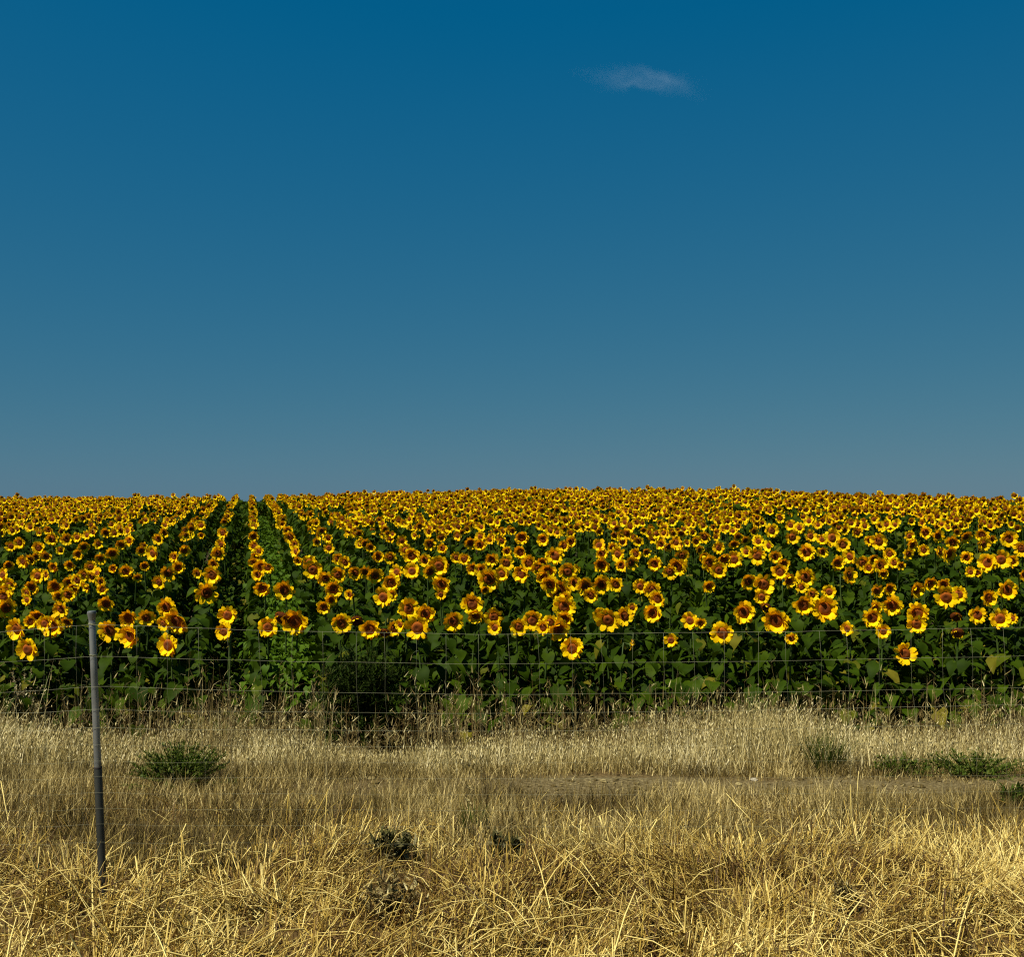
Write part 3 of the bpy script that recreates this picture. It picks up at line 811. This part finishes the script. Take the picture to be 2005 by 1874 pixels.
# local +Z (the face) turned to the camera side
Rm = rotz(az) @ rotx(math.pi / 2 + dn) @ rotz(roll)
P = np.stack([X, Y, Zc], 1)
which = rng.integers(0, 5, n)
for v in range(5):
    s = which == v
    A.many(PET_FAR[v][:2], Rm[s], dia[s] / 2, P[s], 0, rng.random(s.sum()))
V, T, C = DISC_FAR
W = np.einsum('nij,nvj->nvi', Rm, V[None] * (dia / 2)[:, None, None]) + P[:, None, :]
A.add(W.reshape(-1, 3), (T[None] + (np.arange(n) * len(V))[:, None, None]).reshape(-1, 3), 1, np.tile(C, n))
BK = lathe([(0.12, -0.32), (0.5, -0.04)], 7)
A.many(BK, Rm, dia / 2, P, 2, rng.random(n))
# stems
face = np.einsum('nij,j->ni', Rm, np.array([0, 0, 1.0]))
ST = (np.array([(-1, 0, 0), (1, 0, 0), (-1, 0, 1), (1, 0, 1), (0, -1, 0), (0, 1, 0), (0, -1, 1), (0, 1, 1)], float), np.array([(0, 1, 3), (0, 3, 2), (4, 5, 7), (4, 7, 6)]))
G = ground(X, Y)
A.many(ST, np.tile(np.eye(3), (n, 1, 1)), np.stack([np.full(n, 0.009), np.full(n, 0.009), Zc - G - 0.02], 1), np.stack([X - face[:, 0] * 0.06, Y - face[:, 1] * 0.06, G], 1), 3, rng.random(n))
mats = [M['petal'], M['disc'], M['sepal'], M['stem']]
o = obj('sunflower_field', A.mesh('sunflower_field', mats))
tag(o, 'mass of yellow sunflowers in rows running up to the crest', 'sunflower field', None, 'stuff')
A = Acc()
nr = Y < 24
plants_leaves(A, X[nr], Y[nr], G[nr], (Zc - G)[nr] - 0.1, LEAF, 8, 0.14, 0.22)
plants_leaves(A, X[~nr], Y[~nr], G[~nr], (Zc - G)[~nr] - 0.06, LEAF_FAR, 7, 0.16, 0.25, 0.45, 1.0)
nf = 1300
yf = rng.uniform(31, 58, nf); xf = ROW_0 + ROW_M * yf + rng.uniform(-1.6, 1.6, nf) * ROW_W
plants_leaves(A, xf, yf, ground(xf, yf), np.interp(yf, [31, 42], [0.7, 1.22]) + rng.normal(0, 0.05, nf), LEAF_FAR, 6, 0.16, 0.25, 0.5, 1.0)
nb2 = (~has_head) & (far[:, 1] >= 24)
plants_leaves(A, far[nb2, 0], far[nb2, 1], g_all[nb2], h_all[nb2] - 0.05, LEAF_FAR, 8, 0.16, 0.25, 0.45, 1.0)
o = obj('sunflower_leaves', A.mesh('sunflower_leaves', [M['leaf'], M['stem']]))
tag(o, 'green leaves under the massed far sunflowers', 'leaves', None, 'stuff')

# ------------------------------------------------------------------ fence
DF = 5.12
def build_post():
    b = at(200, 1713, DF); t = at(179.5, 1197, DF)
    ax = (t - b).normalized(); L = (t - b).length
    q = ax.to_track_quat('Z', 'Y')
    foot = b - ax * 0.26
    root = obj('fence_post', None, loc=foot, quat=q)
    tag(root, 'leaning grey steel pipe fence post with flared cap beside the wire', 'fence post')
    tot = L + 0.26
    js = tot - (1506 - 1197) / 516 * L
    def part(name, prof, m):
        V, T = lathe(prof, 28); o = obj(name, mesh_from(name, V, T, [m]), root)
        mod = o.modifiers.new('edges', 'EDGE_SPLIT'); mod.split_angle = R(40); return o
    tag(part('lower_sleeve', [(0.0182, -0.3), (0.0182, js - 0.006), (0.0175, js - 0.003)], M['sleeve']), 'dark weathered lower sleeve of the post')
    part('seam_ring', [(0.0172, js - 0.0035), (0.0185, js - 0.001), (0.0185, js + 0.005), (0.0165, js + 0.008)], M['seam'])
    part('upper_pipe', [(0.0165, js + 0.006), (0.0157, tot - 0.30), (0.0152, tot - 0.072), (0.0147, tot - 0.07), (0.0147, tot - 0.03)], M['galv'])
    part('cap', [(0.0150, tot - 0.042), (0.0162, tot - 0.034), (0.0200, tot - 0.014), (0.0207, tot - 0.004), (0.0190, tot), (0.012, tot + 0.002)], M['galv'])
    # wire ties wrapped round the pipe
    for zz in (tot - 0.060, tot - 0.205):
        pts = [(0.0165 * math.cos(u), 0.0165 * math.sin(u), zz + 0.0025 * u / 6.28) for u in np.linspace(0, 12.56, 40)]
        V, T = tube(pts, 0.0016, 5)
        obj('wire_tie', mesh_from('wire_tie', V, T, [M['wire']]), root)
    return root
build_post()

def build_wires():
    root = obj('wire_fence', None, loc=at(200, 1713, DF))
    tag(root, 'sagging woven wire fence stretched across the verge from the steel post', 'wire fence')
    o0 = root.location
    # y of each line wire at the post, mid span and at the right edge of the picture
    rows = [(1222, 1243, 1229), (1284, 1301, 1285), (1343, 1361, 1347), (1388, 1398, 1380), (1424, 1433, 1418), (1457, 1464, 1452), (1489, 1495, 1485), (1520, 1526, 1518), (1551, 1557, 1550), (1582, 1588, 1582), (1613, 1620, 1614), (1648, 1654, 1648)]
    def wy(r, x):
        a, m_, e = r
        yy = np.interp(x, [-900, -60, 100, 185, 300, 500, 950, 1500, 2005, 2150, 2600], [m_, m_ - 1, a + 8, a, a + 5, a * 0.4 + m_ * 0.6, m_, (m_ + e) / 2 + 2, e, e - 3, e + 8])
        return yy
    xs = np.arange(-600, 2620, 20)
    for i, r in enumerate(rows):
        yy = wy(r, xs)
        yy = np.convolve(np.pad(yy, 2, mode='edge'), np.ones(5) / 5, 'valid') + 1.1 * noise2(xs, np.full_like(xs, i * 50.0, dtype=float), 60, 50 + i)
        pts = [at(x, y, DF - 0.021) - o0 for x, y in zip(xs, yy)]
        V, T = tube(np.array(pts), 0.0006 if i == 0 else 0.0005 if i < 5 else 0.00032, 5)
        obj('line_wire', mesh_from('line_wire', V, T, [M['wire']]), root)
    k = 0
    for x in np.arange(692 - 60.6 * 20, 2560, 60.6):
        if abs(x - 190) < 18: continue
        jx = rng.normal(0, 2.0); lean = rng.normal(9, 4); ph = rng.uniform(0, 6)
        pts = []
        for i, r in enumerate(rows):
            xx = x + jx + lean * i / 6 + 1.8 * math.sin(i * 1.7 + ph)
            pts.append(at(xx, float(wy(r, xx)), DF - 0.021 - 0.003) - o0)
        V, T = tube(np.array(pts), 0.00036, 4)
        obj('stay_wire', mesh_from('stay_wire', V, T, [M['wire']]), root)
build_wires()

# ------------------------------------------------------------------ grass
def blades(A, X, Y, Z, h, w, az, lean, bend, tint, segs=3, m=0):
    """Curved tapering blades as ribbons."""
    n = len(X)
    if n == 0: return
    face = az + math.pi / 2 + rng.uniform(-0.9, 0.9, n)
    side = np.stack([np.cos(face), np.sin(face), np.zeros(n)], 1)
    dirh = np.stack([np.cos(az), np.sin(az)], 1)
    p = np.stack([X, Y, Z], 1)
    pts = [p.copy()]
    for i in range(segs):
        th = lean + bend * (i + 0.5) / segs
        p = p + np.concatenate([dirh * (np.sin(th) * h / segs)[:, None], (np.cos(th) * h / segs)[:, None]], 1)
        pts.append(p.copy())
    V = []
    for i in range(segs):
        ww = (w * (1 - 0.55 * (i / segs) ** 1.5) / 2)[:, None]
        V += [pts[i] - side * ww, pts[i] + side * ww]
    V.append(pts[segs])
    V = np.stack(V, 1)
    nv = 2 * segs + 1
    T = []
    for i in range(segs - 1):
        a = 2 * i; T += [(a, a + 1, a + 3), (a, a + 3, a + 2)]
    a = 2 * (segs - 1); T.append((a, a + 1, a + 2))
    T = np.array(T)
    A.add(V.reshape(-1, 3), (T[None] + (np.arange(n) * nv)[:, None, None]).reshape(-1, 3), m, np.repeat(tint, nv))
    return pts[segs]

def scatter(n, y0, y1, margin=1.1):
    Y = np.sqrt(rng.uniform(y0 * y0, y1 * y1, n))
    X = rng.uniform(-1, 1, n) * (0.50 * Y + margin)
    return X, Y

def clip01(v): return np.clip(v, 0.002, 0.995)

HOLLOWS = [(760, 1775, 0.17), (1655, 1785, 0.11), (1935, 1815, 0.16), (772, 1672, 0.16), (985, 1665, 0.13), (130, 1850, 0.10), (1850, 1800, 0.10), (480, 1800, 0.09), (1420, 1845, 0.10), (300, 1760, 0.08)]
HOL = []
for hx, hy, hr in HOLLOWS:
    a_, b_ = ray(hx, hy); yy_ = (EYE - (-0.02)) / -b_
    HOL.append((a_ * yy_, yy_, hr))
def hollow(X, Y):
    v = np.zeros(len(X))
    for hx, hy, hr in HOL:
        v = np.maximum(v, np.clip(1.5 - np.hypot((X - hx) * 0.9, (Y - hy) * 0.6) / hr, 0, 1))
    return v
# golden matted straw nearest the road
A = Acc()
X, Y = scatter(150000, 3.0, 7.0)
edge = 6.05 + 0.9 * noise2(X + 50, Y + 50, 0.9, 60)
dens = 0.62 + 1.05 * noise2(X + 10, Y + 10, 0.42, 61)
k = (rng.random(len(X)) < dens * (1 - 0.93 * hollow(X, Y))) & ((Y < edge) | (rng.random(len(X)) < 0.12))
X, Y = X[k], Y[k]; n = len(X)
az = math.pi * 1.3 * noise2(X + 70, Y + 70, 0.45, 62, 2) + rng.normal(0, 0.7, n) + 0.4
tuft = noise2(X + 30, Y + 30, 0.55, 63)
h = np.clip(rng.normal(0.21, 0.07, n) * (1 + 0.95 * tuft), 0.05, 0.46)
h *= np.interp(Y, [3.0, 4.4, 5.2, 5.8, 6.5], [0.95, 1.0, 0.82, 0.62, 0.5])
lean = np.abs(rng.normal(0.72, 0.55, n)) + 0.6 * np.clip(-tuft, 0, 1); bend = rng.uniform(-0.6, 2.4, n)
tint = clip01(rng.beta(1.0, 1.25, n) * 1.0 + 0.0 + 0.42 * noise2(X, Y, 0.6, 64))
blades(A, X, Y, ground(X, Y) - 0.01, h, np.minimum(rng.gamma(4, 0.00092, n) + 0.0012, np.interp(Y, [4.4, 6.0], [0.0085, 0.0045])), az, lean, bend, tint, 3)
o = obj('dry_grass', A.mesh('dry_grass', [M['straw']]))
tag(o, 'golden dry grass matted along the verge before the fence', 'grass', None, 'stuff')

# broken straw matted down on top of it
A = Acc()
X, Y = scatter(140000, 3.0, 6.8)
k = (rng.random(len(X)) < (0.58 + 1.05 * noise2(X + 10, Y + 10, 0.42, 61)) * (1 - 0.95 * hollow(X, Y))) & (rng.random(len(X)) < np.interp(Y + 0.5 * noise2(X + 50, Y + 50, 0.9, 60), [5.3, 6.5], [1, 0.06]))
X, Y = X[k], Y[k]; n = len(X)
L = rng.gamma(4, 0.021, n) + 0.03
yaw = math.pi * 1.2 * noise2(X + 70, Y + 70, 0.35, 67, 2) + rng.normal(0, 0.8, n); pit = rng.normal(0.25, 0.5, n)
top = np.clip(0.15 + 0.22 * noise2(X + 30, Y + 30, 0.55, 63), 0.02, 0.38) * np.interp(Y, [3.0, 4.8, 5.6, 6.5], [1.1, 1.0, 0.6, 0.3])
Zb = ground(X, Y) + top * np.where(rng.random(n) < 0.32, rng.uniform(0, 0.25, n), rng.beta(2.5, 1.2, n))
BIT = tube([(0, 0, 0), (0, 0.5, 0.05), (0, 1, 0)], [1, 0.9, 0.7], 3, False)
BIT[0][:, 2] = BIT[0][:, 2]; bw = rng.gamma(6, 0.00034, n)
bit = BIT[0].copy(); bit[:, 2] -= np.where(np.abs(bit[:, 1] - 0.5) < 0.2, 0.05, 0)
A.many((bit, BIT[1]), rotz(yaw) @ rotx(pit), np.stack([bw, L, bw], 1), np.stack([X, Y, Zb], 1), 0, clip01(rng.beta(1.2, 1.0, n) + 0.42 * noise2(X, Y, 0.6, 64) - 0.02))
o = obj('matted_straw', A.mesh('matted_straw', [M['straw']]))
tag(o, 'flattened broken straw matted over the verge', 'straw', None, 'stuff')

# broken straw stalks lying across it
A = Acc()
X, Y = scatter(2300, 3.0, 5.9)
n = len(X)
k = rng.random(n) < 0.5 + 0.6 * noise2(X + 15, Y + 15, 0.5, 66)
X, Y = X[k], Y[k]; n = len(X)
STK = tube([(0, 0, 0), (0, 0.5, 0.02), (0, 1, 0)], [0.0031, 0.0027, 0.002], 3, False)
L = (rng.gamma(4, 0.044, n) + 0.06) * np.interp(Y, [4.6, 5.6], [1, 0.6])
yaw = rng.uniform(0, 6.28, n); pit = rng.normal(0.15, 0.32, n)
Rm = rotz(yaw) @ rotx(pit)
sc = np.stack([np.full(n, 1.0) * rng.uniform(0.7, 1.25, n), L, rng.uniform(0.7, 1.25, n)], 1)
Zb = ground(X, Y) + rng.uniform(0.06, 0.27, n) * np.interp(Y, [4.2, 5.0, 5.9], [1, 0.7, 0.25])
A.many(STK, Rm, sc, np.stack([X, Y, Zb], 1), 0, clip01(rng.uniform(0.72, 1, n)))
o = obj('straw_stalks', A.mesh('straw_stalks', [M['straw']]))
tag(o, 'broken pale straw stalks lying criss-cross on the dry grass', 'straw', None, 'stuff')

# short dull grass between the matted verge and the track
A = Acc()
X, Y = scatter(165000, 5.5, 8.4)
track = np.exp(-((Y - 7.6 - 0.2 * noise2(X, Y, 1.0, 70)) / 0.38) ** 2) * np.clip((X + 2.6) / 3.2, 0, 1)
dens = 0.75 + 0.5 * noise2(X + 10, Y + 10, 0.6, 71) - 0.72 * track
k = rng.random(len(X)) < dens
X, Y, track = X[k], Y[k], track[k]; n = len(X)
h = np.clip(rng.normal(0.13, 0.04, n) * (1 + 0.6 * noise2(X + 30, Y + 30, 0.5, 72)), 0.03, 0.28) * (1 - 0.7 * track)
tint = clip01(rng.beta(1.1, 1.4, n) * 0.98 + 0.45 * noise2(X, Y, 0.5, 73) + 0.1)
blades(A, X, Y, ground(X, Y) - 0.01, h, rng.uniform(0.0022, 0.005, n), rng.uniform(0, 6.28, n), np.abs(rng.normal(0.3, 0.3, n)), rng.uniform(0, 0.9, n), tint, 2)
o = obj('short_dry_grass', A.mesh('short_dry_grass', [M['fine']]))
tag(o, 'short dull brown grass beside the bare track', 'grass', None, 'stuff')

# tall pale grass standing before the crop
A = Acc()
X, Y = scatter(122000, 7.9, 11.4)
hn = np.clip(0.5 + 0.75 * noise2(X + 40, Y * 0.5 + 40, 0.8, 80), 0, 1)
start = 8.15 + 0.35 * noise2(X + 60, Y, 1.2, 81)
k = (Y > start) & (rng.random(len(X)) < 0.35 + 0.8 * hn)
X, Y, hn = X[k], Y[k], hn[k]; n = len(X)
px = 1002.5 + FPX * X / Y
dip = np.interp(px, [-300, 0, 250, 600, 650, 760, 830, 1200, 1350, 1450, 1580, 1700, 1850, 2000, 2300], [0.85, 0.8, 0.62, 0.55, 0.28, 0.28, 0.6, 0.72, 0.85, 1.02, 1.0, 0.85, 0.62, 0.8, 0.85])
h = np.clip(rng.normal(0.42, 0.13, n) * (0.35 + 1.1 * hn) * dip, 0.1, 0.95) * np.interp(Y - 8.1, [0, 0.6, 1.5], [0.35, 0.75, 1.0])
tint = clip01(rng.beta(1.2, 1.2, n) * 0.9 + 0.1 + 0.2 * noise2(X, Y, 0.7, 82))
tips = blades(A, X, Y, ground(X, Y) - 0.01, h, rng.uniform(0.003, 0.007, n), rng.uniform(0, 6.28, n), np.abs(rng.normal(0.14, 0.14, n)), rng.uniform(0, 0.8, n), tint, 3)
# seed heads on a share of the stems
s = rng.random(n) < 0.16
SEED = (np.array([(-1, 0, 0), (1, 0, 0), (0, 0, 1), (0, -1, 0), (0, 1, 0), (0, 0, -1)], float), np.array([(0, 4, 2), (4, 1, 2), (1, 3, 2), (3, 0, 2), (4, 0, 5), (1, 4, 5), (3, 1, 5), (0, 3, 5)]))
ns = s.sum()
A.many(SEED, rotz(rng.uniform(0, 6, ns)) @ rotx(rng.normal(0, 0.4, ns)), np.stack([rng.uniform(0.003, 0.006, ns)] * 2 + [rng.uniform(0.012, 0.032, ns)], 1), tips[s], 0, clip01(rng.uniform(0.3, 1, ns)))
o = obj('tall_dry_grass', A.mesh('tall_dry_grass', [M['tall']]))
tag(o, 'tall pale dry grass standing along the edge of the crop', 'grass', None, 'stuff')

# thin brown weeds mixed among the tall grass, reaching up over the crop's skirts
A = Acc()
X, Y = scatter(6500, 9.0, 11.2)
k = rng.random(len(X)) < 0.45 + 0.7 * noise2(X + 5, Y + 5, 0.9, 85)
X, Y = X[k], Y[k]; n = len(X)
px = 1002.5 + FPX * X / Y
dip = np.interp(px, [-300, 0, 200, 260, 400, 650, 700, 760, 850, 950, 1100, 1300, 1500, 1700, 2300], [1.2, 1.25, 1.1, 0.9, 1.0, 0.95, 0.6, 0.7, 1.0, 1.05, 0.9, 0.85, 0.95, 0.95, 0.9])
h = np.clip(rng.normal(0.52, 0.2, n) * dip, 0.2, 1.1)
az = rng.uniform(0, 6.28, n)
tips = blades(A, X, Y, ground(X, Y), h, rng.uniform(0.003, 0.005, n), az, np.abs(rng.normal(0.08, 0.09, n)), rng.uniform(-0.1, 0.35, n), clip01(rng.random(n)), 3)
for rep in range(5):
    fr = rng.uniform(0.45, 0.98, n)
    P0 = np.stack([X, Y, ground(X, Y)], 1) * (1 - fr)[:, None] + tips * fr[:, None]
    blades(A, P0[:, 0], P0[:, 1], P0[:, 2], rng.uniform(0.03, 0.10, n), rng.uniform(0.004, 0.010, n), rng.uniform(0, 6.28, n), rng.uniform(0.3, 1.3, n), rng.uniform(-0.5, 0.8, n), clip01(rng.random(n)), 2)
o = obj('dry_weeds', A.mesh('dry_weeds', [M['brownweed']]))
tag(o, 'thin brown dead weeds standing among the tall grass', 'weeds', None, 'stuff')

# ------------------------------------------------------------------ single plants on the verge
def ground_spot(x, y_base):
    """The ground point seen at that pixel."""
    lo, hi = 3.0, 11.4
    a, b = ray(x, y_base)
    for _ in range(40):
        mid = (lo + hi) / 2
        if EYE + b * mid > float(ground(a * mid, mid)): lo = mid
        else: hi = mid
    return Vector((a * lo, lo, float(ground(a * lo, lo))))

def bushy(name, label, cat, x, y, wpx, hpx, mat, leaf=(0.012, 0.03), nb=70, nl=26, leaf_w=0.35, spread=1.0, group=None, stemm='darkgreen', droop=0.4):
    """A low many-stemmed plant: thin branching stems with small leaves along them."""
    c = ground_spot(x, y)
    k = c.y / FPX
    Wd, Ht = wpx * k / 2, hpx * k
    root = obj(name, None, loc=c); tag(root, label, cat, group)
    S = Acc(); F = Acc()
    for i in range(nb):
        th = rng.uniform(0, 6.28); q = math.sqrt(rng.random()) * rng.choice([0.85, 1.0, 1.3], p=[0.5, 0.35, 0.15])
        end = np.array([Wd * q * math.cos(th), Wd * 0.7 * q * math.sin(th), Ht * (rng.uniform(0.45, 1.0) * math.sqrt(max(0.05, 1 - 0.75 * q * q)))])
        b0 = np.array([end[0] * 0.18 * spread, end[1] * 0.18, -0.01])
        mid = b0 * 0.45 + end * 0.55 + np.array([0, 0, droop * 0.25 * Ht])
        ts = np.linspace(0, 1, 5)[:, None]
        path = (1 - ts) ** 2 * b0 + 2 * ts * (1 - ts) * mid + ts ** 2 * end
        V, T = tube(path, np.linspace(0.003, 0.0010, 5), 3, False); S.add(V, T, 0, rng.random())
        fr = rng.uniform(0.2, 1, nl)
        base = (1 - fr[:, None]) ** 2 * b0 + 2 * fr[:, None] * (1 - fr[:, None]) * mid + fr[:, None] ** 2 * end
        L = rng.uniform(*leaf, nl)
        blades(F, base[:, 0], base[:, 1], base[:, 2], L, L * leaf_w, rng.uniform(0, 6.28, nl), rng.uniform(0.1, 1.5, nl), rng.uniform(-0.2, 1.0, nl), clip01(rng.random(nl)), 2)
    s = obj('stems', S.mesh('stems', [M[stemm]]), root); s['kind'] = 'stuff'
    f = obj('foliage', F.mesh('foliage', [M[mat]]), root); f['kind'] = 'stuff'
    return root

bushy('shrub', 'low rounded bright green shrub in the dry grass near the steel post', 'shrub', 352, 1542, 215, 92, 'green', (0.012, 0.032), 230, 40)
bushy('wispy_weed', 'dark feathery green weed bush at the field edge behind the wires', 'weed', 712, 1488, 230, 235, 'deepgreen', (0.04, 0.10), 300, 50, 0.15, 0.6, stemm='deepgreen', droop=1.2)
bushy('leafy_weed', 'low green weed growing beside the bare track', 'weed', 1905, 1520, 230, 52, 'green', (0.012, 0.035), 120, 24)
bushy('leafy_weed', 'small green weed patch where the tall grass thins, before the leaning grass', 'weed', 1765, 1520, 140, 44, 'green', (0.015, 0.04), 60, 20)
bushy('leafy_weed', 'dark green weed clump cut by the right edge of the picture', 'weed', 1990, 1592, 80, 62, 'darkgreen', (0.02, 0.05), 50, 22)
bushy('thistle', 'grey-green dry thistle clump sunk in the golden straw', 'thistle', 772, 1698, 110, 78, 'greygreen', (0.03, 0.07), 34, 16, 0.32, group=None)
bushy('thistle', 'smaller grey thistle clump beside the upright dead stalk', 'thistle', 985, 1690, 90, 70, 'greygreen', (0.03, 0.06), 26, 14, 0.3)
bushy('dead_bush', 'dark brown dead bush half buried in the straw', 'bush', 765, 1812, 150, 112, 'brownweed', (0.02, 0.06), 70, 16, 0.2, stemm='brownweed')
bushy('dead_bush', 'small dark dead tuft in the straw toward the right', 'bush', 1655, 1790, 60, 70, 'brownweed', (0.02, 0.06), 34, 12, 0.2, stemm='brownweed')

def tuft(name, label, cat, x, y, wpx, hpx, mat, n, bw=0.005):
    c = ground_spot(x, y); k = c.y / FPX
    A = Acc()
    th = rng.uniform(0, 6.28, n); q = np.sqrt(rng.random(n)) * wpx * k * 0.25
    blades(A, q * np.cos(th), q * np.sin(th), np.full(n, -0.02), hpx * k * rng.uniform(0.5, 1.15, n), rng.uniform(bw * 0.6, bw * 1.2, n), th + rng.normal(0, 0.5, n), rng.uniform(0, 0.35, n), rng.uniform(0.0, 0.9, n), clip01(rng.random(n)), 3)
    o = obj(name, A.mesh(name, [M[mat]]), loc=c)
    return tag(o, label, cat)
tuft('grass_tuft', 'fresh green grass tuft standing among the tall pale grass', 'grass tuft', 1616, 1516, 95, 92, 'darkgreen', 330)
tuft('grass_tuft', 'dull green grass tuft in the dry grass by the track', 'grass tuft', 925, 1640, 60, 80, 'darkgreen', 120, 0.004)

def dry_stalk(label, x, y, hpx, lean, nbr, mat='dryweed', headlen=0.4, group='pale dead stalks standing before the crop'):
    c = ground_spot(x, y); k = c.y / FPX; H = hpx * k
    root = obj('weed_stalk', None, loc=c); tag(root, label, 'weed stalk', group)
    ts = np.linspace(0, 1, 7)
    path = np.stack([lean * k * ts ** 1.3 + 0.01 * np.sin(ts * 6 + x), 0.01 * np.sin(ts * 5), ts * H], 1)
    V, T = tube(path, np.linspace(0.005, 0.002, 7), 5, False)
    obj('stem', mesh_from('stem', V, T, [M[mat]], None, np.full(len(V), 0.6)), root)
    F = Acc()
    for i in range(nbr):
        f = rng.uniform(1 - headlen, 1)
        b0 = np.array([np.interp(f, ts, path[:, j]) for j in range(3)])
        a = rng.uniform(0, 6.28); L = rng.uniform(0.04, 0.13) * (1.3 - 0.6 * f)
        e = b0 + np.array([math.cos(a) * L * 0.6, math.sin(a) * L * 0.6, L * 0.75])
        V, T = tube([b0, (b0 + e) / 2 + np.array([0, 0, -0.01]), e], [0.0018, 0.0015, 0.001], 3, False); F.add(V, T, 0, rng.random())
        m_ = 9
        fr = rng.uniform(0.2, 1, m_)[:, None]; b = b0 * (1 - fr) + e * fr
        A2 = rng.uniform(0.008, 0.022, m_)
        blades(F, b[:, 0], b[:, 1], b[:, 2], A2, A2 * 0.55, rng.uniform(0, 6.28, m_), rng.uniform(0, 1.4, m_), rng.uniform(0, 0.8, m_), clip01(rng.uniform(0.3, 1, m_)), 2)
    t = obj('twigs', F.mesh('twigs', [M[mat]]), root); t['kind'] = 'stuff'
for i, (x, y, h, l, nb_) in enumerate([(592, 1470, 135, 18, 7), (800, 1462, 165, 12, 9), (735, 1478, 75, 4, 4), (728, 1472, 62, -2, 4), (902, 1450, 120, -22, 8), (1010, 1450, 110, 8, 9), (345, 1462, 110, 6, 10), (452, 1455, 95, 8, 10), (122, 1462, 120, 2, 11), (166, 1452, 110, -6, 9),
                                        (1378, 1445, 100, 12, 8), (1556, 1440, 90, -10, 8), (1710, 1440, 105, 16, 9), (1945, 1440, 120, -6, 14), (1130, 1448, 95, 6, 8), (1250, 1450, 85, -6, 8)]):
    names = ['tall bent pale stalk rising out of brown weeds over the wires', 'tallest pale stalk crossing the second wire beside the feathery weed', 'short bare stalk before the feathery weed', 'thin stalk close by the short bare stalk', 'pale stalk leaning over the brown weeds', 'upright branched dead stalk above the grass band',
             'branched dry stalk behind the green shrub', 'pale branched stalk behind the end of the green shrub', 'branched dry stalk just before the steel post', 'thin dry stalk touching the steel post', 'dry stalk tilted over the tall pale grass', 'dead stalk beside the tallest pale grass', 'dry forked stalk behind the fresh green tuft', 'bushy pale dead stalk near the big low leaf', 'dead branched stalk in the middle of the grass band', 'small dead stalk leaning in the middle of the grass']
    dry_stalk(names[i], x, y, h, l, nb_)
# the pale flowering weed at the far left, leafy to the top
bushy('flowering_weed', 'tall pale leafy weed going to seed, left of the steel post', 'weed', 45, 1480, 110, 185, 'dryweed', (0.012, 0.034), 60, 44, 0.5, 0.5, stemm='dryweed', droop=0.9)
dry_stalk('dark upright dead stalk in the short grass by the thistles', 929, 1655, 100, -4, 3, 'brownweed', group=None)

def stone(label, x, y, w):
    c = ground_spot(x, y); s = w * c.y / FPX / 2
    r = np.random.default_rng(int(x))
    V, T = lathe([(0.35, -0.6), (0.85, -0.35), (1.0, 0.05), (0.75, 0.45), (0.3, 0.62)], 9)
    V = V * (1 + 0.18 * r.uniform(-1, 1, (len(V), 1))) * np.array([1, 0.8, 0.75])
    o = obj('stone', mesh_from('stone', V * s, T, [M['stone']], smooth=False), loc=c + Vector((0, 0, s * 0.35)))
    tag(o, label, 'stone', 'pale stones by the track')
# crumbled clods and bits of dead matter on the bare strip
A = Acc()
n = 1300
Y = 7.6 + rng.normal(0, 0.36, n); X = rng.uniform(-3.2, 5.0, n)
V, T = lathe([(0.35, -0.6), (0.95, -0.1), (0.75, 0.4), (0.25, 0.6)], 6)
V = V * (1 + 0.2 * np.random.default_rng(5).uniform(-1, 1, (len(V), 1)))
sz = rng.gamma(2.0, 0.0034, n) + 0.003
A.many((V, T), rotz(rng.uniform(0, 6, n)) @ rotx(rng.normal(0, 0.4, n)), np.stack([sz, sz * rng.uniform(0.6, 1.2, n), sz * rng.uniform(0.5, 0.9, n)], 1), np.stack([X, Y, ground(X, Y) + sz * 0.2], 1), 0, clip01(rng.random(n)))
M['clod'] = plant_mat('dry_earth_clod', [(0, (0.06, 0.042, 0.013)), (0.6, (0.13, 0.095, 0.034)), (1, (0.30, 0.24, 0.10))], 0.95, 0.0, 0.05)
o = obj('clods', A.mesh('clods', [M['clod']], False))
tag(o, 'crumbled dry earth clods scattered on the bare track', 'earth clods', None, 'stuff')
stone('largest pale stone lying alone on the bare track', 1476, 1530, 15)
stone('small pale stone at the foot of the tall grass', 1912, 1476, 11)
stone('small pale stone at the foot of the grass, nearest the picture edge', 1964, 1477, 12)
